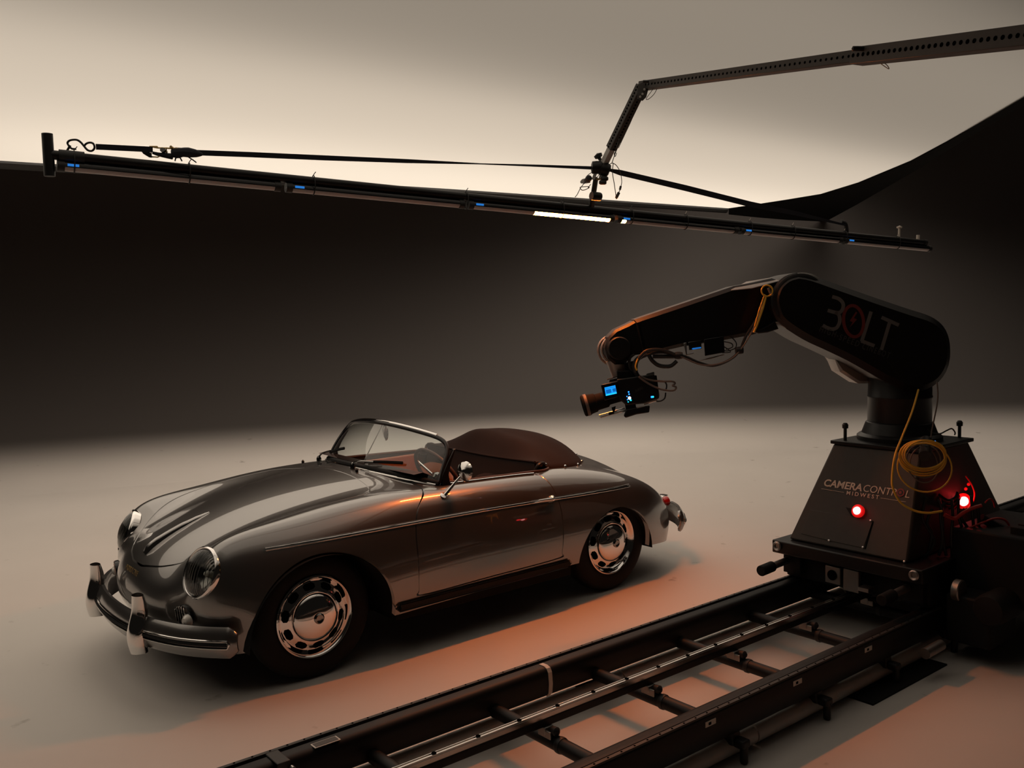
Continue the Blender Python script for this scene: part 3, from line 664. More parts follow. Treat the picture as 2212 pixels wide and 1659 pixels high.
pp = lambda k: TK(k) + TU * .0425 - TS * .006 * 0
pipe = thing('rigging_pipe', pp(0), 'long black steel pipe over the car that carries the row of light tubes', 'pipe')
M().tube([pp(-.02), pp(2), pp(4), pp(5.93)], .020, 16).build('tube', MT['black_satin'], pipe)
M().cyl(pp(-.02) + np.array([0, 0, .085]), pp(-.02) + np.array([0, 0, -.09]), .022).build('end_post', MT['black_satin'], pipe, label='short upright black pipe stub at the left end')
M().tube([pp(.02), pp(.12)], .026, 16).build('pipe_collar', MT['black'], pipe)
for k in (.08, .56, 1.15, 2.0, 2.62, 3.12, 3.55, 4.1, 4.5, 5.02, 5.6):
    ring = [pp(k) - TU * .020 + (TU * math.cos(t) * .046 + TS * math.sin(t) * .030) for t in np.linspace(0, 2 * math.pi, 22, endpoint=False)]
    M().tube(ring, .0028, 6, closed=True).build('cable_tie', MT['black'], pipe)
    M().tube([pp(k) + TU * .028, pp(k) + TU * .045 + TD * .012], .002, 6).build('tie_tail', MT['tape_white'] if k > 3.3 else MT['black'], pipe)
M().tube(crv([pp(5.05) + TU * .0, pp(5.03) + TU * .07, pp(4.98) + TU * .085], 5), .014, 10).build('hook_clamp', MT['black'], pipe)
M().cyl(pp(5.62), pp(5.62) + TU * .09, .008).lathe([(.018, 0), (.02, .01), (.0, .018)], pp(5.62) + TU * .085, TU, 14).build('eye_bolt', MT['tape_white'], pipe)
M().cyl(pp(5.84), pp(5.84) + TU * .05, .012).build('end_clamp', MT['tape_white'], pipe); M().lathe([(.024, 0), (.024, .03), (0, .034)], pp(5.90), TD, 16).build('pipe_end', MT['black'], pipe)

# ================================================================ BOOM
HD = 5.0
def lin(a, b, da, db): return lambda t: lerp(dep(*a, da), dep(*b, db), t)
bh, bj, bc, be = dep(1303, 357, HD), dep(1386, 186, 4.72), dep(1862, 121, 3.35), dep(2330, 66, 2.52)
boom = thing('lighting_boom', be, 'grey perforated square steel boom reaching in from the upper right to hold the light pipe', 'boom')
def holes(p0, p1, n_, r, side, off, parent):
    """bolt holes: dark discs set in the face"""
    a = nrm(p1 - p0); m_ = M()
    for k in range(n_):
        c = lerp(p0, p1, (k + .5) / n_) + side * off; m_.lathe([(r, -.0004), (r, .0004)], c, side, 8)
    return m_.build('bolt_holes', MT['hole'], parent, kind='stuff', smooth=0)
def sq(p0, p1, w, name, nh, mat_='boom_grey'):
    a = nrm(p1 - p0); upv = nrm(np.cross(a, np.cross(UP, a))) if abs(a @ UP) < .8 else nrm(np.cross(a, np.cross(FW, a)))
    o = M().beam(p0, p1, w, w, up=upv).build(name, MT[mat_], boom, bevel=.002)
    c = (p0 + p1) / 2; b1 = nrm(np.cross(a, upv)); b2 = nrm(np.cross(b1, a)); cand = [b1, -b1, b2, -b2]; cand.sort(key=lambda s: -(s @ nrm(CAM - c)))
    if nh: holes(p0, p1, nh, w * .13, cand[0], w / 2 + .0003, o); 
    if nh and name == 'drop_arm': holes(p0, p1, nh, w * .13, cand[1], w / 2 + .0003, o)
    return o
sq(lerp(bh, bj, .22), bj, .046, 'drop_arm', 21)
sq(lerp(bh, bj, -.02), lerp(bh, bj, .26), .034, 'inner_tube', 0, 'pipe_grey')
sq(bj + UP * .0, bc, .044, 'inner_boom', 52); sq(lerp(bj, bc, .985), be, .060, 'outer_boom', 34)
# elbow bracket (gusset plates)
e1 = dep(1412, 178, 4.65); 
for s in (-.012, .012):
    M().loft([[dep(x, y, 4.66 + s + q) for x, y in ((1378, 183), (1400, 172), (1403, 184), (1396, 210), (1388, 218), (1376, 214))] for q in (0, .004)]).build('elbow_plate', MT['boom_grey'], boom)
for x, y in ((1392, 193), (1388, 203), (1383, 209)): M().lathe([(.006, 0), (.006, .012), (0, .014)], dep(x, y, 4.64), CAM - dep(x, y, 4.64), 10).build('bolt', MT['pipe_grey'], boom)
M().lathe([(.007, 0), (.007, .03), (0, .034)], dep(1402, 176, 4.6), -RT, 10).build('locking_pin', MT['black'], boom)
M().lathe([(.009, 0), (.009, .05), (0, .055)], dep(1872, 105, 3.30), -RT, 10).build('locking_pin', MT['black'], boom)
def wire(pts, d, r, name, parent, mt='cable_grey', k=6): return M().tube(crv([dep(x, y, d if np.isscalar(d) else d[i]) for i, (x, y) in enumerate(pts)], k), r, 6).build(name, MT[mt], parent)
wire([(1413, 186), (1408, 196), (1396, 213), (1401, 214), (1413, 203), (1421, 188), (1424, 182)], 4.6, .0016, 'safety_wire', boom, 'boom_grey')
wire([(1884, 120), (1893, 130), (1906, 140), (1920, 149), (1916, 141), (1904, 132), (1890, 122)], 3.28, .0016, 'safety_wire', boom, 'tape_white')
wire([(1378, 218), (1366, 255), (1350, 290), (1336, 320)], 4.8, .0016, 'safety_wire', boom, 'boom_grey')
wire([(1338, 298), (1334, 310), (1332, 322)], 4.85, .0016, 'safety_wire', boom, 'boom_grey')
# clamp head
for (x0, y0), (x1, y1) in (((1281, 388), (1298, 345)), ((1296, 387), (1304, 362))):
    M().beam(dep(x0, y0, HD), dep(x1, y1, HD), .018, .014, up=-FW).build('clamp_bar', MT['pipe_grey'], boom, bevel=.002)
M().lathe([(.02, -.03), (.034, -.025), (.036, 0), (.034, .025), (.02, .03)], dep(1289, 362, HD), RT, 20).build('clamp_knuckle', MT['black_satin'], boom)
M().lathe([(.02, -.03), (.038, -.02), (.040, 0), (.034, .025), (.02, .03)], dep(1306, 366, HD), RT + UP * -.4, 20).build('clamp_knuckle', MT['black_satin'], boom)
M().lathe([(.008, 0), (.010, .03), (.022, .035), (.024, .05), (0, .06)], dep(1300, 352, HD), nrm(-RT * .5 + UP), 14).build('tightening_knob', MT['black'], boom)
M().loft([[dep(x, y, HD + q) for x, y in ((1253, 392), (1257, 387), (1268, 384), (1276, 388), (1275, 395), (1262, 397), (1254, 396))] for q in (-.02, .02)]).build('lever_handle', MT['pipe_grey'], boom, bevel=.003)
M().lathe([(.017, 0), (.018, .02), (.012, .03), (0, .032)], dep(1271, 387, HD - .03), -FW, 14).build('lever_hub', MT['black'], boom)
M().beam(dep(1287, 388, HD), dep(1308, 385, HD), .014, .010).build('toggle_bar', MT['gold'], boom, bevel=.002)
for q in ((1306, 386), (1302, 394)): M().lathe([(.008, -.02), (.013, -.012), (.013, .012), (.008, .02)], dep(*q, HD - .02), RT, 12).build('knob', MT['black'], boom)
M().cyl(dep(1287, 386, HD), pp(2.83) + TU * .01, .014, .016).build('drop_post', MT['black_satin'], boom)
M().lathe([(.022, -.03), (.024, -.02), (.024, .02), (.022, .03)], dep(1287, 424, HD), TD, 16).build('pipe_clamp', MT['black_satin'], boom)
for pts in ([(1270, 386), (1262, 396), (1257, 402), (1253, 408), (1247, 420), (1242, 426)], [(1282, 370), (1268, 380), (1262, 392)], [(1303, 370), (1292, 380), (1286, 388)],
            [(1254, 404), (1270, 403), (1272, 406), (1260, 411), (1254, 408), (1253, 404)], [(1276, 398), (1270, 406)],
            [(1313, 360), (1320, 353), (1330, 356), (1340, 372), (1343, 392), (1341, 404)], [(1325, 352), (1323, 372), (1327, 398), (1331, 426)],
            [(1341, 406), (1336, 418), (1331, 430), (1334, 424), (1337, 414)], [(1332, 324), (1328, 334), (1322, 352)], [(1333, 322), (1327, 332), (1329, 338), (1332, 330)]):
    wire(pts, HD - .02, .0022, 'safety_cable', boom, 'boom_grey')
M().tube([dep(1341, 402, HD), dep(1339, 410, HD)], .006, 8).build('cable_ferrule', MT['boom_grey'], boom)
M().tube([dep(1331, 428, HD), dep(1337, 416, HD)], .008, 8).build('carabiner', MT['black'], boom)

# ================================================================ RATCHET STRAPS
def strap_mesh(pts, w, t, name, parent, mt='webbing'):
    P = [dep(*q) for q in pts]; m_ = M(); R = []
    for i, p in enumerate(P):
        a = nrm(P[min(i + 1, len(P) - 1)] - P[max(i - 1, 0)]); v = nrm(np.cross(a, nrm(p - CAM))); n_ = np.cross(v, a); ww = w[i] if not np.isscalar(w) else w
        R.append([p + v * ww / 2 + n_ * t / 2, p + v * ww / 2 - n_ * t / 2, p - v * ww / 2 - n_ * t / 2, p - v * ww / 2 + n_ * t / 2])
    return m_.loft(R).build(name, MT[mt], parent, smooth=0)
s1 = thing('ratchet_strap', dep(205, 318, D0), 'dark ratchet strap with S hook and brass buckle, left of the boom head', 'strap')
dl = lambda x: D0 * (1 + .1287 * (x - 125) / (572.8 - .1287 * x)) if x > 125 else D0
strap_mesh([(207, 317, dl(207)), (330, 323, dl(330))], .024, .003, 'webbing', s1)
strap_mesh([(405, 329, dl(405)), (540, 334, dl(540)), (700, 341, dl(700)), (880, 348, dl(880)), (1040, 354, dl(1040)), (1160, 358, dl(1160)), (1284, 363, HD)], [.024, .024, .024, .020, .006, .012, .018], .003, 'webbing', s1)
d = dl(180)
M().tube(crv([dep(x, y, d) for x, y in ((164, 322), (155, 321), (148, 314), (146, 308), (152, 303), (165, 302), (174, 307), (181, 315), (189, 324), (198, 326), (204, 320), (202, 311), (195, 308), (187, 310), (182, 315))], 5), .0045, 8).build('s_hook', MT['black_satin'], s1)
M().tube(crv([dep(x, y, d) for x, y in ((152, 314), (147, 322), (143, 329))], 5), .005, 8).build('anchor_loop', MT['black_satin'], s1)
d = dl(350); bk = lambda pts, nm, mt, th=.014: M().loft([[dep(x, y, d + q) for x, y in pts] for q in (-th, th)]).build(nm, MT[mt], s1, bevel=.0015)
bk(((304, 325), (318, 322), (328, 334), (328, 341), (322, 340), (309, 332)), 'release_lever', 'black_satin')
bk(((322, 315), (340, 315), (342, 318), (384, 319), (384, 323), (340, 321), (324, 318)), 'buckle_frame', 'gold')
for x in (325, 349, 358): bk(((x, 318), (x + 2.5, 318), (x + 3, 336), (x, 336)), 'buckle_side', 'gold', .004)
bk(((325, 337), (340, 338), (349, 334), (350, 336), (341, 341), (325, 340)), 'buckle_lever', 'gold', .006)
M().lathe([(.010, -.02), (.010, .02)], dep(354, 326, d), FW, 14).build('spool', MT['chrome_dark'], s1)
M().lathe([(.006, -.022), (.006, .022)], dep(373, 320, d), FW, 12).build('spool', MT['gold'], s1)
def lump(pts, r0, nm, seed=0): return M().tube(crv([dep(x, y, d) for x, y in pts], 5), np.interp(np.linspace(0, 1, (len(pts) - 1) * 5 + 1), np.linspace(0, 1, len(r0)), r0), 10).build(nm, MT['webbing'], s1)
lump([(372, 331), (385, 330), (400, 329), (420, 331), (438, 334)], [.018, .024, .020, .022, .017, .004], 'webbing_roll')
lump([(330, 330), (345, 334), (372, 338)], [.006, .009, .014], 'webbing_fold')
for p in ([(383, 338), (379, 343), (378, 348)], [(387, 338), (391, 344), (393, 348)], [(405, 338), (416, 345), (424, 351)]):
    M().tube([dep(x, y, d) for x, y in p], .003, 6).build('webbing_tail', MT['webbing'], s1)
s2 = thing('ratchet_strap', dep(1320, 368, HD), 'dark strap running down right from the boom head to the pipe end', 'strap')
strap_mesh([(1312, 366, HD), (1340, 373, 5.05), (1480, 406, 5.35), (1620, 441, 5.7), (1720, 461, 5.95), (1830, 487, 6.25)], [.012, .030, .034, .034, .028, .012], .003, 'webbing', s2)
M().tube(crv([dep(x, y, HD) for x, y in ((1309, 366), (1316, 361), (1319, 367), (1312, 372), (1309, 366))], 4), .004, 8).build('strap_ring', MT['black_satin'], s2)

# ================================================================ CAMERA TRACK
tr = thing('camera_track', (0, 2.25, .002), 'black track with two thick beams, steel gear rack and round rungs across the foreground', 'track')
X0, X1 = 3.2, -7.0
def beam(y, s, name):  # s: outward direction in y
    pr = [(-.050, .02), (-.048, .040), (-.038, .056), (-.020, .062), (.046, .062), (.050, .058), (.052, .0), (.050, -.05), (.040, -.066), (-.035, -.066), (-.048, -.05), (-.052, -.01)]
    o = M().loft([[np.array([x, y + s * a, .182 + z]) for a, z in pr] for x in (X0, X1)]).build(name, MT['beam_black'], tr, smooth=50, bevel=.004)
    M().box(((X0 + X1) / 2, y + s * .038, .247), (X0 - X1, .018, .008)).build('guide_rail', MT['beam_edge'], o, bevel=.002)
    M().box(((X0 + X1) / 2, y + s * .024, .2445), (X0 - X1, .009, .004)).build('rail_groove', MT['hole'], o)
    m_ = M()
    for k in range(150): m_.lathe([(.0042, 0), (.0042, .0012), (.002, .0016)], (X0 - .03 - k * .067, y + s * .038, .251), (0, 0, 1), 6)
    m_.build('rail_screws', MT['hole'], o, kind='stuff', smooth=0)
    return o
bf = beam(1.800, -1, 'far_beam'); bn = beam(2.566, 1, 'near_beam')
rk = M().box(((X0 + X1) / 2, 2.174, .237), (X0 - X1, .026, .020)); rk.box(((X0 + X1) / 2, 2.166, .250), (X0 - X1, .005, .006)); rk.box(((X0 + X1) / 2, 2.181, .250), (X0 - X1, .009, .006))
rack = rk.build('gear_rack', MT['rail_metal'], tr, bevel=.001)
M().box(((X0 + X1) / 2, 2.176, .212), (X0 - X1, .030, .030)).build('rack_bar', MT['beam_black'], tr, bevel=.002)
for k in range(40): M().lathe([(.009, 0), (.009, .003), (.004, .004)], (2.9 - k * .196, 2.176, .2535), (0, 0, 1), 12).build('rack_bolt', MT['hole'], rack)
for k in range(17):
    x = 2.565 - k * .588
    r = M().cyl((x, 1.815, .139), (x, 2.55, .139), .029, n=20).build('rung', MT['beam_black'], tr)
    br = M().box((x + .01, 2.181, .182), (.045, .04, .030)).box((x + .025, 2.191, .172), (.010, .075, .030)).build('rack_bracket', MT['alu_dull'], r, bevel=.003)
    M().lathe([(.016, 0), (.018, .012), (.018, .03), (.008, .04), (0, .042)], (x + .005, 2.209, .185), (0, 1, .1), 14).build('clamp_knob', MT['black'], r)
    M().lathe([(.031, -.012), (.033, -.006), (.033, .006), (.031, .012)], (x, 2.256, .139), (0, 1, 0), 20).build('rung_clamp', MT['black'], r)
    for y in (2.555,):
        M().box((x - .04, y + .01, .10), (.06, .09, .07), taper=.8).box((x - .04, y + .075, .08), (.05, .05, .035)).cyl((x - .04, y + .085, .0), (x - .04, y + .085, .08), .016).build('pipe_shoe', MT['black'], r, bevel=.008)
for y, nm in ((1.80, 'base_pipe'), (2.555, 'base_pipe')):
    for a, b_ in ((3.2, 1.62), (1.61, .02), (.01, -1.9), (-1.91, -4.0), (-4.01, -7.0)):
        p = M().cyl((a, y, .044), (b_, y, .044), .042, n=28).build(nm, MT['pipe_grey'], tr)
        M().box(((b_ + .2), y - .0, .0855), (.16, .008, .006)).build('pipe_slot', MT['hole'], p)
for i, (px, py) in enumerate([(1176, 1615 + 30), (1535, 1541), (1723, 1453), (1876, 1383)]):
    p = at(px, py, 'y', 2.619); 
    M().box((p[0], 2.6188, min(p[2], .215)), (.062, .003, .022)).build('beam_sticker', MT['sticker'], bn, bevel=.001); M().box((p[0] + .006, 2.6208, min(p[2], .215)), (.014, .002, .010)).build('sticker_mark', MT['hole'], bn)
for x, y in ((-.45, 2.50), (-1.55, 2.50)): M().box((x, y, .058), (.34, .13, .115)).box((x + .2, y, .03), (.12, .10, .06)).build('levelling_block', MT['cabinet'], tr, bevel=.006)
# label plate, bracket and tape ring on the far beam
p = at(683, 1604, 'z', .29)
M().box((1.574, 1.824, .2448), (.105, .040, .003)).build('label_plate', MT['sticker'], bf, bevel=.001); M().box((1.574, 1.824, .2466), (.092, .030, .002)).build('label_print', MT['boom_grey'], bf)
M().box((1.76, 1.818, .247), (.05, .10, .006)).box((1.76, 1.868, .225), (.05, .008, .05)).build('joint_bracket', MT['beam_edge'], bf, bevel=.003)
M().lathe([(.010, 0), (.010, .016), (0, .020)], (1.735, 1.876, .222), (0, 1, 0), 12).build('bracket_bolt', MT['alu'], bf)
ring = [(1.893 - a_, .232 + z_) for a_, z_ in ((.010, .0625), (-.020, .0632), (-.039, .0570), (-.0492, .0408), (-.0512, .02), (-.0532, -.01), (-.0492, -.051), (-.036, -.067))]
M().loft([[np.array([.497 + dx, 1.800 + (y_ - 1.893) * k_, .182 + (z_ - .232) * k_]) for y_, z_ in ring] for dx, k_ in ((-.011, .985), (-.011, 1.03), (.011, 1.03), (.011, .985))], caps=False).build('tape_ring', MT['tape_white'], bf, smooth=0)
mt_ = thing('rubber_mat', (-1.1, 2.5, 0), 'black rubber mat lying on the floor under the near side of the track', 'mat')
q = [at(1896, 1526, 'z', .0), at(2028, 1434, 'z', .0)]; dx_ = q[1] - q[0]
M().box(((q[0][0] + q[1][0]) / 2, (q[0][1] + q[1][1]) / 2 - .13, .004), (abs(dx_[0]) + .02, .28, .008)).build('mat_sheet', MT['rubber'], mt_)

# ================================================================ CAMERA ROBOT
AX = np.array([-1.84, 2.20, 0]); NH = nrm([FW[0], FW[1], 0])
def AP(px, py, off=0.0):   # point on the vertical plane through the robot column, `off` metres towards the viewer
    d = ray(px, py); t = ((AX - CAM) @ NH - off) / (d @ NH); return CAM + d * t
Z7 = lambda L: [(1640 + x / 4.424, 560 + y / 4.424) for x, y in L]
Z6 = lambda L: [(1240 + x / 4.424, 560 + y / 4.424) for x, y in L]
Z8 = lambda L: [(1600 + x / 3.614, 880 + y / 3.614) for x, y in L]
rb_ = thing('camera_robot', (-1.84, 2.2, .302), 'big black robot arm on a tapered tower with red warning lights, riding the track', 'robot')
def slab(poly, o0, o1, name, mt, parent, cham=.02, **kw):
    """poly in picture points traced on plane o0 (front face); extruded back to o1 with chamfered rims"""
    F = np.array([AP(x, y, o0) for x, y in poly]); c = F.mean(0); n = len(F); out = []
    for i in range(n):
        a, b_, d = F[i - 1], F[i], F[(i + 1) % n]; t = nrm(d - a); w = np.cross(t, NH); w = nrm(w); w = w if w @ (b_ - c) > 0 else -w; out.append(w)
    out = np.array(out); D = NH * (o0 - o1)
    return M().loft([F, F + out * cham + NH * cham * 1.1, F + out * cham + D - NH * cham * 1.1, F + D]).build(name, MT[mt], parent, smooth=28, **kw)
UA = crv(Z7([(380, 185), (500, 208), (760, 300), (1100, 420), (1450, 538), (1600, 585), (1695, 635), (1762, 710), (1795, 830), (1785, 1000), (1705, 1135), (1570, 1205), (1440, 1205), (1330, 1150), (1200, 1090), (900, 920), (650, 800), (470, 715), (260, 575), (208, 480), (190, 390), (215, 290), (290, 215), (380, 185)]), 3)[:-1]
ua = slab(UA, .20, -.20, 'upper_arm', 'arm_black', rb_, .034)
# strip along the arm's lower chamfer; its paler metal stands in for floor light
M().loft([[AP(x, y, o) for x, y in Z7([(470, 730), (1200, 1095), (1235, 1135), (1100, 1095), (560, 820), (300, 690), (150, 600), (230, 590)])] for o in (.165, -.12)]).build('arm_lit_strip', MT['alu_dull'], ua, bevel=.004)
slab(Z7([(710, 925), (800, 1060), (960, 1165), (1190, 1165), (1260, 1090), (1100, 1000)]), -.05, -.22, 'shoulder_gearbox', 'alu_dull', rb_, .015)
fa = slab(Z6([(600, 607), (1100, 440), (1540, 290), (1730, 255), (1900, 215), (2000, 240), (2010, 420), (1960, 560), (1880, 640), (1700, 690), (1440, 738), (1040, 800), (690, 885), (640, 760)]), .10, -.10, 'forearm', 'arm_black', rb_, .02)
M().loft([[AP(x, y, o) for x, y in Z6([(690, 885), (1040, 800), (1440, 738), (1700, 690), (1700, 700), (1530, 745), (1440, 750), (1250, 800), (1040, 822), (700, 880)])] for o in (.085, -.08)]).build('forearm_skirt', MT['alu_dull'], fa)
M().loft([[AP(*Z6([(x, y + dy)])[0], o) for x, y, o in ((1500, 288, .15), (1700, 270, .17), (2010, 190, .15), (2050, 162, .0), (2030, 150, -.14), (1640, 215, -.14))] for dy in (0, 14)]).build('forearm_cover', MT['alu_dull'], fa, bevel=.004)
for q, (w0, w1) in enumerate(((.09, .03), (.0, .10))):
    pass
el = AP(1700, 655, 0)
for (x, y), r, o0, o1, mt_n in (((1712, 652), .155, .17, -.17, 'alu_dull'), ((1706, 650), .145, .185, -.185, 'black_satin')):
    c = AP(x, y, 0); M().lathe([(r - .015, -.005), (r, .004), (r, abs(o0 - o1) - .004), (r - .015, abs(o0 - o1) + .005)], c - NH * o0, NH, 40).build('elbow_joint', MT[mt_n], rb_)
slab(Z6([(1860, 640), (1780, 680), (1700, 690), (1760, 700), (1850, 690), (1950, 660), (1920, 600)]), .12, -.1, 'elbow_guard', 'black_satin', rb_, .006)
# wrist
wr = slab(Z6([(600, 600), (530, 640), (410, 695), (345, 760), (318, 850), (345, 940), (400, 985), (475, 985), (545, 900), (690, 885), (650, 740), (630, 640)]), .085, -.10, 'wrist', 'arm_black', rb_, .014)
wc = AP(*Z6([(430, 850)])[0], .085); M().lathe([(.064, 0), (.064, .022), (.058, .028), (0, .030)], wc, -NH, 40).build('wrist_cap', MT['black_satin'], wr)
M().loft([[AP(x, y, o) for x, y in Z6([(605, 600), (640, 612), (700, 885), (655, 893)])] for o in (.10, -.11)]).build('wrist_band', MT['alu_dull'] if False else MT['black_gloss'], wr, bevel=.004)
for k, (x, y, rr) in enumerate(((395, 862, .076), (370, 868, .082))):
    M().tube([AP(*Z6([(x, y)])[0], -.02 - .05 * k) + (UP * math.sin(t) + RT * math.cos(t)) * rr for t in np.linspace(math.radians(110), math.radians(265), 24)], .011, 10, flat=.7).build('wrist_ring', MT['alu_dull'], wr)
nk0, nk1 = AP(*Z6([(400, 955)])[0], .0), AP(*Z6([(440, 1110)])[0], .0)
M().cyl(nk0, nk1, .058, .045).build('camera_neck', MT['alu_dull'], rb_); M().cyl(lerp(nk0, nk1, .2) - RT * -.05, lerp(nk0, nk1, 1.2) - RT * -.05, .04, .045).build('neck_motor', MT['black_satin'], rb_)
# column
zt = AP(1937, 800)[2]
M().lathe([(.170, 1.08), (.168, 1.28), (.171, 1.285), (.171, 1.292), (.168, 1.297), (.166, zt + .02)], AX, (0, 0, 1), 48).build('column', MT['black_satin'], rb_)
M().lathe([(.205, 1.035), (.225, 1.045), (.225, 1.07), (.212, 1.08), (.200, 1.085), (.178, 1.145), (.170, 1.15)], AX, (0, 0, 1), 48).build('column_collar', MT['black_satin'], rb_)
# tower: tapered four sided box
ZB, ZT = .485, 1.03; B0 = [(-1.36, 1.805), (-1.36, 2.505), (-2.55, 2.505), (-2.55, 1.80)]; T0 = [(-1.555, 1.965), (-1.555, 2.47), (-2.12, 2.455), (-2.12, 1.965)]
tw = M().loft([[(x, y, ZB) for x, y in B0], [(x, y, ZT) for x, y in T0]]).build('tower', MT['tower_grey'], rb_, bevel=.012)
M().box((-1.837, 2.217, ZT + .008), (.59, .53, .020)).build('tower_top_plate', MT['black_satin'], tw, bevel=.004)
tn = nrm(np.cross(np.array([0, 1, 0]), np.array([-.195, 0, .545]))); tn = tn if tn[0] > 0 else -tn; to = np.array([-1.36, 2.15, ZB]); tu_ = nrm([-.195, 0, .545]); 
def FP(px, py, off=0):   # point on the tower's front face
    d = ray(px, py); o = to + tn * off; return CAM + d * (((o - CAM) @ tn) / (d @ tn))
pl = [FP(*q, .004) for q in Z8([(470, 985), (690, 1040), (958, 1098), (1030, 885), (800, 840), (545, 800)])]
M().loft([[p for p in pl], [p - tn * .004 for p in pl]][::-1]).build('access_panel', MT['tower_grey'], tw, bevel=.001)
for q in Z8([(690, 1040), (955, 1093), (1015, 885), (1278, 1205)]): M().lathe([(.006, 0), (.006, .004), (0, .006)], FP(*q, .004), tn, 10).build('panel_screw', MT['alu'], tw)
M().loft([[FP(x, y, o) for x, y in Z8([(1030, 890), (1035, 890), (972, 1105), (966, 1103)])] for o in (.0, .0035)]).build('panel_gap', MT['hole'], tw)
ey = np.array([0, 1., 0])
x_ = FP(*Z8([(648, 612)])[0], .002); xe = FP(*Z8([(1308, 706)])[0], .002)
dirx = nrm(xe - x_); Lw = np.linalg.norm(xe - x_)
PW = lambda p, q: float(np.linalg.norm(FP(*Z8([p])[0]) - FP(*Z8([q])[0])))
text('CAMERA', 'tower_lettering', 'logo_cream', x_, dirx, tu_, .056, tw, bold=.0014, font_shear=.15, fitw=PW((648, 612), (944, 655)), label='bold cream lettering')
text('CONTR', 'tower_lettering', 'logo_cream', FP(*Z8([(955, 656)])[0], .002), dirx, tu_, .056, tw, font_shear=.15, fitw=PW((955, 656), (1215, 692)))
rc = FP(*Z8([(1248, 665)])[0], .003); 
for r_, m_n, z_ in ((.022, 'crimson_trim', 0), (.014, 'black', .001), (.008, 'crimson_trim', .002)): M().lathe([(r_, 0), (r_, .001)], rc + tn * z_, tn, 24).build('logo_ring', MT[m_n], tw)
text('L', 'tower_lettering', 'logo_cream', FP(*Z8([(1276, 702)])[0], .002), dirx, tu_, .056, tw, font_shear=.15)
text('MIDWEST', 'tower_lettering', 'logo_cream', FP(*Z8([(825, 680)])[0], .002), dirx, tu_, .030, tw, spacing=1.5, bold=.0004, fitw=PW((825, 680), (1078, 712)))
for a_, b_ in (((630, 635), (808, 664)), ((1092, 707), (1290, 738))):
    M().tube([FP(*Z8([a_])[0], .002), FP(*Z8([b_])[0], .002)], .0012, 6).build('logo_line', MT['logo_cream'], tw)
# robot arm logo, set in strokes on the arm's flat side
def stroke(pts, w, mt_, par, name='arm_logo'):
    P = [AP(x, y, .2015) for x, y in Z7(pts)]; m_ = M(); R = []
    P = crv(P, 5) if len(P) > 2 else np.array(P)
    for i, p in enumerate(P):
        a = nrm(P[min(i + 1, len(P) - 1)] - P[max(i - 1, 0)]); v = nrm(np.cross(a, NH)); R.append([p + v * w, p + v * w + NH * .001, p - v * w + NH * .001, p - v * w])
    return m_.loft(R).build(name, MT[mt_], par, smooth=0)
stroke([(698, 358), (760, 378), (800, 420), (800, 470), (770, 508), (725, 508), (655, 488)], .0095, 'logo_grey', ua)
stroke([(725, 508), (760, 530), (770, 590), (745, 650), (700, 668), (650, 655), (608, 632)], .0095, 'logo_grey', ua)
stroke([(1070, 500), (980, 785), (1100, 828)][:2], .0095, 'logo_grey', ua); stroke([(975, 780), (1102, 828)], .0095, 'logo_grey', ua)
stroke([(1170, 555), (1335, 630)], .0095, 'logo_grey', ua); stroke([(1248, 600), (1168, 868)], .0095, 'logo_grey', ua)
oc = np.array([902, 592]); R = []
o_pts = [(902 + 96 * math.cos(t) + 26 * math.sin(t) * -1 * 0, 592 + 148 * math.sin(t) + 18 * math.cos(t)) for t in np.linspace(0, 2 * math.pi, 33)]
stroke(o_pts, .0085, 'logo_red', ua)
M().loft([[AP(x, y, o) for x, y in Z7([(925, 500), (865, 590), (893, 600), (862, 655), (935, 575), (905, 562), (938, 512)])] for o in (.2025, .2005)]).build('arm_logo', MT['logo_red'], ua, smooth=0)
dx2 = nrm(AP(*Z7([(1240, 930)])[0], .2) - AP(*Z7([(600, 690)])[0], .2)); arm_up = np.cross(-NH, dx2); arm_up = arm_up if arm_up[2] > 0 else -arm_up; AW = lambda p, q: float(np.linalg.norm(AP(*Z7([p])[0], .2) - AP(*Z7([q])[0], .2)))
for wd, p, q in (('HIGH', (572, 690), (722, 745)), ('-', (735, 748), (750, 753)), ('SPEED', (760, 768), (945, 838)), ('CINEBOT', (980, 855), (1240, 948))): text(wd, 'arm_lettering', 'logo_dim', AP(*Z7([p])[0], .2025), AP(*Z7([q])[0], .2) - AP(*Z7([p])[0], .2), arm_up, .046, ua, spacing=1.4, fitw=AW(p, q))
# pins on the tower top
for q in ((-1.60, 2.01), (-2.09, 2.42)): M().cyl((*q, ZT), (*q, ZT + .10), .009).lathe([(.016, 0), (.017, .02), (.010, .03), (0, .032)], (*q, ZT + .085), (0, 0, 1), 16).build('lock_pin', MT['black'], tw)
# warning lights
e0 = FP(1851, 1103, .03); l1 = M().lathe([(.012, -.02), (.020, -.012), (.022, .0), (.016, .014), (0, .020)], e0, tn, 20).build('warning_light', MT['led_red'], tw); M().lathe([(.034, -.022), (.036, -.008), (.030, -.002), (.02, -.001)], e0, tn, 20).build('lamp_halo', MT['led_red_dim'], l1)  # red ring round each lamp glows in place of its halo
M().loft([[FP(x, y, o) for x, y in Z8([(820, 780), (900, 795), (935, 835), (860, 845)])] for o in (.0, .014)]).build('lamp_bracket', MT['cabinet'], tw)
sp = AP(2082, 1083, .16); l2 = M().lathe([(.014, -.02), (.024, -.012), (.027, 0), (.02, .014), (0, .022)], sp, -NH, 20).build('warning_light', MT['led_red'], tw); M().lathe([(.040, -.022), (.044, -.008), (.036, -.002), (.026, -.001)], sp, -NH, 20).build('lamp_halo', MT['led_red_dim'], l2)
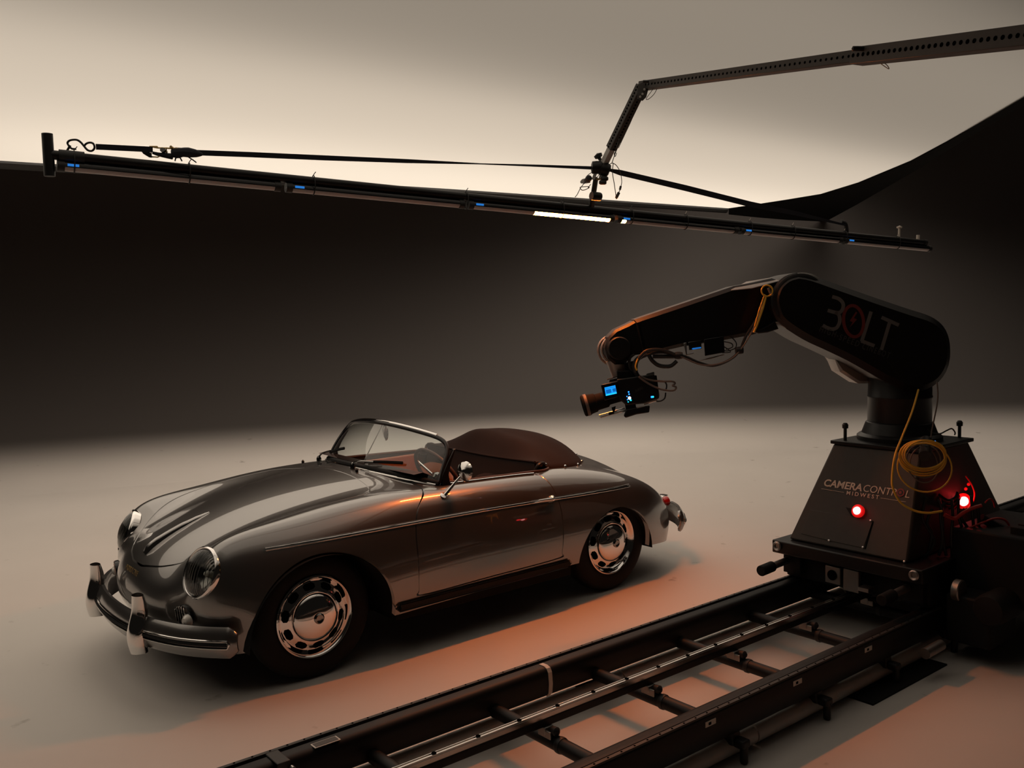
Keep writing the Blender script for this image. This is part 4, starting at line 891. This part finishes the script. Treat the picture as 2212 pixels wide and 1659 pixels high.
for nm, p, e in (('red_lamp', e0 + tn * .05, .05), ('red_lamp', sp - NH * .05 + UP * .03, .30)):
    L = bpy.data.lights.new(nm, 'POINT'); L.energy = e; L.color = (1, .02, .03); L.shadow_soft_size = .02; o = bpy.data.objects.new(nm, L); COL.objects.link(o); o.location = p
# carriage
ca = M().box((-1.93, 2.175, .445), (1.26, .88, .075)).build('carriage_plate', MT['black_satin'], rb_, bevel=.008)
M().box((-2.00, 2.17, .335), (1.16, .84, .16)).build('carriage_body', MT['cabinet'], ca, bevel=.01)
for y in (1.775, 2.575):
    M().lathe([(.012, -.002), (.024, 0), (.027, .010), (.022, .016), (.014, .012), (.012, .004)], (-1.298, y, .452), (1, 0, 0), 24).build('eye_fitting', MT['alu_dull'], ca)
    M().box((-1.40, y + (.04 if y < 2 else -.05), .345), (.05, .11, .12)).build('bumper_bracket', MT['cabinet'], ca, bevel=.003)
    M().cyl((-1.36, y + (.02 if y < 2 else -.07), .36), (-1.20, y + (.02 if y < 2 else -.07), .352), .020).build('bumper_rod', MT['alu_dull'], ca)
    M().cyl((-1.22, y + (.02 if y < 2 else -.07), .353), (-1.11, y + (.02 if y < 2 else -.07), .347), .030).build('rubber_buffer', MT['rubber'], ca, bevel=.005)
    for x in (-1.5, -2.4): M().lathe([(.05, -.02), (.055, -.015), (.055, .015), (.05, .02)], (x, 1.82 if y < 2 else 2.70, .360), (0, 1, 0), 24).build('track_wheel', MT['alu_dull'], ca)
M().box((-1.345, 2.10, .345), (.03, .09, .095)).build('drive_plate', MT['alu_dull'], ca, bevel=.004); M().lathe([(.028, 0), (.028, .004), (0, .0041)], (-1.329, 2.10, .345), (1, 0, 0), 20).build('drive_port', MT['hole'], ca)
M().box((-1.35, 2.205, .335), (.03, .09, .12)).build('drive_plate', MT['alu_dull'], ca, bevel=.004)
M().box((-1.33, 2.30, .315), (.07, .06, .02)).build('rack_wiper', MT['alu'], ca)
# near side equipment: motor, drive cabinets
M().box((-1.95, 2.79, .46), (.60, .42, .36)).build('drive_cabinet', MT['cabinet'], rb_, bevel=.012)
M().box((-2.45, 2.85, .42), (.36, .46, .36)).build('drive_cabinet', MT['cabinet'], rb_, bevel=.012)
M().box((-1.62, 2.76, .22), (.30, .22, .24)).build('motor_mount', MT['cabinet'], rb_, bevel=.01)
M().lathe([(.06, 0), (.080, .01), (.080, .18), (.07, .20), (.03, .205)], (-1.66, 2.86, .30), (1, 0, 0), 28).build('drive_motor', MT['cabinet'], rb_)
M().cyl((-1.28, 2.72, .14), (-1.12, 2.72, .135), .026).build('buffer_rod', MT['alu_dull'], rb_)
for k in range(5): M().box((-1.75 - .09 * k, 2.90, .655), (.06, .10, .04)).build('terminal_block', MT['cabinet'], rb_, bevel=.004)
for x, y in ((2092, 1046), (2086, 1056), (2099, 1128)): M().lathe([(.009, 0), (.008, .004), (0, .006)], AP(x, y, .16), -NH, 10).build('status_light', MT['led_red_dim'], rb_)
M().lathe([(.004, 0), (.003, .003), (0, .004)], AP(2020, 953, .30), -NH, 8).build('status_light', MT['blue_led'], rb_)
# cables along the arm
def cab(pts, off, r, mt_='cable_black', name='arm_cable', parent=rb_, k=7, lab=None):
    P = [AP(x, y, off if np.isscalar(off) else off[i]) for i, (x, y) in enumerate(pts)]; return M().tube(crv(P, k), r, 8).build(name, MT[mt_], parent, label=lab)
cab([(1652, 640), (1640, 680), (1612, 725), (1597, 758), (1575, 778), (1540, 790), (1510, 783), (1480, 770), (1465, 768), (1440, 762), (1415, 762), (1398, 768)], .14, .0075)
cab([(1655, 640), (1630, 705), (1600, 755), (1570, 780), (1520, 789), (1470, 770)], .16, .004, 'cable_grey')
cab([(1463, 768), (1430, 756), (1400, 757), (1385, 768), (1375, 785), (1374, 805)], .15, .009)
cab([(1466, 770), (1440, 770), (1410, 770)], .13, .012)
cab([(1462, 780), (1448, 791), (1425, 790), (1410, 780), (1402, 768)], .14, .011)
cab([(1398, 765), (1378, 775), (1370, 790), (1375, 808), (1385, 820)], .10, .013)
cab([(1370, 765), (1360, 775), (1362, 795), (1376, 808)], .08, .009)
for x, y in ((1466, 768), (1597, 757)): M().lathe([(.018, -.02), (.021, 0), (.018, .02)], AP(x, y, .145), RT, 12).build('cable_strap', MT['black'], rb_)
cab([(1382, 812), (1400, 820), (1430, 824), (1452, 824), (1458, 828), (1452, 833)], .13, .0055, 'cable_grey')
cab([(1380, 814), (1400, 828), (1425, 840), (1448, 844), (1458, 842), (1460, 836), (1452, 833)], .14, .0055, 'cable_grey')
cab([(1376, 800), (1373, 790), (1378, 775)], .16, .0045, 'cable_yellow')
cab([(1418, 822), (1434, 824), (1440, 832), (1438, 845)], .12, .004)
cab([(1438, 848), (1436, 860), (1428, 866), (1418, 867)], .12, .004)
# gold looped cable at the elbow
cab([(1657 + 12 * math.cos(t), 628 + 12 * math.sin(t)) for t in np.linspace(0, 2 * math.pi, 14)], .205, .0045, 'cable_yellow')
cab([(1655, 640), (1648, 665), (1636, 700), (1628, 718)], .20, .006, 'cable_yellow', lab='amber cable hanging at the elbow')
cab([(1652, 636), (1640, 670), (1630, 705)], .20, .004, 'cable_yellow')
cab([(1668, 638), (1663, 630), (1660, 622)], .20, .008, 'alu_dull', name='elbow_fitting'); cab([(1676, 612), (1690, 604), (1712, 600)], .12, .006)
# small transmitter under the forearm
rx = thing('wireless_receiver', AP(1530, 750, .1), 'small black electronics pack strapped under the robot forearm, trailing thin wires', 'electronics')
slabx = lambda L, o0, o1, nm, mt_, par: M().loft([[AP(x, y, o) for x, y in Z6(L)] for o in (o0, o1)]).build(nm, MT[mt_], par, bevel=.003)
slabx([(1240, 765), (1430, 735), (1440, 890), (1250, 925)], .115, .02, 'case', 'black_gloss', rx)
slabx([(1045, 800), (1075, 795), (1080, 905), (1140, 890), (1145, 903), (1070, 920)], .11, .03, 'mounting_bracket', 'alu_dull', rx)
slabx([(1090, 790), (1215, 770), (1220, 855), (1100, 870)], .10, .04, 'receiver_module', 'chrome_dark', rx)
slabx([(1128, 850), (1215, 838), (1216, 850), (1130, 864)], .108, .10, 'indicator_strip', 'screen_dark', rx)
slabx([(1190, 965), (1430, 908), (1440, 914), (1300, 955), (1200, 972)], .10, .02, 'bottom_plate', 'alu_dull', rx)
for pts in ([(1562, 728), (1578, 728), (1590, 740), (1588, 752), (1572, 758), (1563, 757)], [(1564, 738), (1580, 742), (1582, 750), (1568, 755)], [(1563, 748), (1578, 760), (1560, 762)]):
    cab(pts, .09, .003, parent=rx, name='receiver_wire')

# the film camera hung from the wrist
fc = thing('film_camera', AP(1350, 850, .1), 'black cinema camera with a fat lens and glowing blue screen, slung under the robot wrist', 'camera')
la, lb = AP(*Z6([(185, 1375)])[0], .08), AP(*Z6([(480, 1290)])[0], .08); lx = nrm(la - lb)
Z9 = lambda L: [(1250 + x / 7.212, 690 + y / 7.212) for x, y in L]
def plate(L, o0, o1, nm, mt_, par, bev=.003, **kw): return M().loft([[AP(x, y, o) for x, y in Z9(L)] for o in (o0, o1)]).build(nm, MT[mt_], par, bevel=bev, **kw)
bd = plate([(590, 930), (1180, 850), (1260, 1230), (1010, 1310), (740, 1340), (640, 1250)], .13, -.04, 'camera_body', 'black_satin', fc, .008)
M().lathe([(.030, 0), (.034, .01), (.034, .09), (.044, .10), (.046, .16), (.052, .165), (.056, .20), (.060, .205), (.060, .235), (.052, .24), (.050, .20), (.02, .19), (0, .185)], lb, lx, 40).build('lens', MT['black_matte'], fc)
M().lathe([(.0605, .208), (.0615, .21), (.0615, .222), (.0605, .224)], lb, lx, 40).build('lens_ring', MT['cable_grey'], fc); M().lathe([(.048, .19), (.03, .200), (0, .205)], lb, lx, 32).build('front_element', MT['glass'], fc)
plate([(345, 1020), (600, 965), (640, 1200), (400, 1265)], .15, .11, 'monitor', 'black_gloss', fc, .004)
plate([(402, 1062), (570, 1025), (594, 1155), (425, 1192)], .1525, .150, 'screen', 'screen_blue', fc, 0, smooth=0)
for L in ([(422, 1100), (500, 1083), (512, 1140), (434, 1157)], [(525, 1080), (575, 1070), (583, 1120), (534, 1130)], [(408, 1080), (576, 1044), (577, 1050), (409, 1086)]): plate(L, .1535, .1525, 'screen_graphic', 'screen_dark', fc, 0, smooth=0)
plate([(420, 1176), (592, 1138), (594, 1150), (423, 1188)], .1535, .1525, 'screen_graphic', 'led_cyan', fc, 0, smooth=0)
def dot(x, y, r, mt_): M().lathe([(r, 0), (r, .002), (0, .003)], AP(*Z9([(x, y)])[0], .132), -NH, 12).build('indicator_light', MT[mt_], fc)
for x, y, r, m_n in ((778, 1130, .004, 'led_blue'), (785, 1165, .004, 'led_blue'), (792, 1225, .0085, 'led_white'), (812, 1258, .005, 'led_cyan'), (772, 1285, .0035, 'led_cyan'), (760, 1250, .003, 'led_blue'), (752, 1200, .003, 'led_blue'), (1138, 1208, .0055, 'led_blue'), (1158, 1206, .0055, 'led_cyan')): dot(x, y, r, m_n)
text('ARRI', 'camera_lettering', 'logo_dim', AP(*Z9([(890, 1140)])[0], .132), AP(*Z9([(1030, 1070)])[0], .13) - AP(*Z9([(890, 1140)])[0], .13), (0, 0, 1), .022, fc)
plate([(590, 800), (830, 790), (860, 960), (600, 960)], .08, -.04, 'mounting_cheese_plate', 'black_satin', fc, .005)
plate([(440, 930), (600, 885), (600, 900), (445, 945)], .09, .0, 'top_bar', 'black_satin', fc); plate([(480, 940), (600, 915), (600, 960), (470, 985)], .06, .02, 'top_bracket', 'alu_dull', fc)
plate([(1050, 845), (1165, 812), (1180, 825), (1180, 870), (1060, 900)], .06, .0, 'battery_latch', 'alu_dull', fc)
plate([(1180, 870), (1215, 870), (1260, 1200), (1215, 1240)], .12, -.03, 'battery', 'black_gloss', fc)
r0, r1 = AP(*Z9([(335, 1520)])[0], .09), AP(*Z9([(740, 1410)])[0], .09)
M().cyl(r0, r1, .0075).build('support_rod', MT['alu'], fc); M().cyl(r0 + NH * .06, r1 + NH * .06, .0075).build('support_rod', MT['alu'], fc)
M().cyl(AP(*Z9([(1010, 1310)])[0], .10), AP(*Z9([(1220, 1250)])[0], .10), .0085).build('side_rod', MT['alu'], fc)
plate([(465, 1450), (545, 1430), (560, 1470), (470, 1495)], .11, .02, 'rod_clamp', 'black_satin', fc); plate([(510, 1370), (580, 1350), (560, 1440), (530, 1440)], .09, .05, 'lens_support', 'black_satin', fc)
plate([(700, 1500), (740, 1400), (880, 1370), (1110, 1340), (1100, 1450), (900, 1480), (730, 1535)], .12, .0, 'base_plate', 'black_satin', fc, .006)
plate([(700, 1230), (870, 1200), (900, 1400), (740, 1430)], .11, .0, 'riser', 'black_satin', fc)
plate([(905, 1370), (1035, 1348), (1035, 1360), (905, 1385)], .122, .10, 'dovetail', 'alu_dull', fc)

# yellow cable coil hung on the tower
co = thing('cable_coil', AP(1985, 1000, .36), 'coil of thin yellow cable hanging at the upper right of the tower', 'cable')
Za = lambda L: [(1900 + x / 7.09, 900 + y / 7.09) for x, y in L]
def ell(cx_, cy_, rx_, ry_, rot, off, r, k=40, a0=0, a1=2 * math.pi, mt_='cable_yellow', closed=True):
    P = []
    for t in np.linspace(a0, a1, k, endpoint=not closed):
        x = rx_ * math.cos(t); y = ry_ * math.sin(t); P.append(AP(*Za([(cx_ + x * math.cos(rot) - y * math.sin(rot), cy_ + x * math.sin(rot) + y * math.cos(rot))])[0], off + .02 * math.sin(t + off * 40)))
    return M().tube(P, r, 8, closed=closed).build('cable_loop', MT[mt_], co)
for a in ((665, 600, 345, 235, .05, .53), (680, 585, 330, 220, .0, .55), (660, 640, 360, 265, .1, .52), (700, 580, 315, 215, -.05, .56), (650, 620, 350, 250, .12, .54), (690, 780, 420, 370, .25, .51)): ell(*a, .0042)
ell(655, 720, 300, 230, 1.2, .50, .0035, mt_='cable_grey'); ell(700, 690, 230, 250, .4, .50, .0035, mt_='cable_grey')
M().cyl(AP(2000, 952, .40), AP(1998, 985, .54), .03).build('coil_hook', MT['black'], co)
cl = thing('hanging_cable', AP(1985, 900, .36), 'long yellow cable drooping from the robot column past the tower lettering', 'cable')
cab([(1984, 842), (1970, 890), (1948, 945), (1933, 985), (1927, 1030), (1929, 1055), (1945, 1085), (1975, 1103), (2005, 1108), (2035, 1104)], [.20, .32, .46, .52, .54, .55, .56, .57, .57, .55], .0055, 'cable_yellow', 'yellow_cable', cl)
cb = thing('hanging_cable', AP(2020, 870, .2), 'thin dark cable falling from the rear of the robot arm behind the coil', 'cable')
cab([(2024, 825), (2026, 850), (2024, 875), (2018, 905), (2012, 935), (2011, 960), (2014, 985), (2020, 1005)], .25, .004, 'cable_grey', 'thin_cable', cb)
cab([(2004, 928), (2012, 935), (2030, 937), (2045, 930), (2056, 926), (2063, 934), (2062, 940)], .22, .004, 'cable_black', 'thin_cable', cb)
tg = thing('cable_tangle', AP(2060, 1080, .4), 'tangle of wires lit red around the lamp on the side of the tower', 'cable')
rr = random.Random(7)
for k in range(7):
    pts = [(2030 + rr.uniform(-6, 6), 1068 + 6 * k * .8), (2050 + rr.uniform(-4, 4), 1080 + 5 * k * .9), (2063, 1074 + 4 * k), (2068 + k, 1062 + 2 * k)]
    cab(pts, .30 - .02 * k, .006, 'cable_red' if k % 2 else 'cable_black', 'tangled_wire', tg)
cab([(2086, 1028), (2098, 1045), (2105, 1065), (2102, 1083), (2090, 1100)], .18, .0045, 'cable_red', 'tangled_wire', tg)
cab([(2095, 1140), (2125, 1128), (2150, 1120), (2170, 1123), (2180, 1135)], .44, .006, 'cable_red', 'tangled_wire', tg)
cab([(2128, 1086), (2138, 1078), (2146, 1084), (2149, 1096)], .30, .0045, 'cable_red', 'tangled_wire', tg)
cab([(2040, 1112), (2062, 1120), (2080, 1108), (2100, 1098), (2120, 1092)], .44, .010, 'cable_red', 'tangled_wire', tg)
for k in range(9):
    x = 2000 + 14 * k; cab([(x, 1070 + rr.uniform(0, 30)), (x + rr.uniform(-12, 12), 1110 + rr.uniform(-5, 20)), (x + rr.uniform(-10, 20), 1150 + rr.uniform(0, 30)), (x + rr.uniform(-15, 25), 1200)], .42, .008, 'cable_black', 'tangled_wire', tg)
for k in range(6):
    x = 2150 + 9 * k; cab([(2160 + 6 * k, 1150), (x + 14, 1168), (x + 26 + rr.uniform(-4, 4), 1195), (x + 20 + rr.uniform(-8, 8), 1235), (x + 10, 1262)], .40, .0065, 'cable_black', 'tangled_wire', tg)
cab([(2120, 1118), (2160, 1140), (2212, 1150), (2260, 1152)], .42, .022, 'cable_black', 'cable_sleeve', tg); cab([(2150, 1175), (2190, 1160), (2240, 1135)], .42, .010, 'cable_black', 'cable_sleeve', tg)
cab([(2140, 1240), (2180, 1235), (2225, 1230), (2260, 1232)], .42, .03, 'cable_black', 'cable_sleeve', tg)
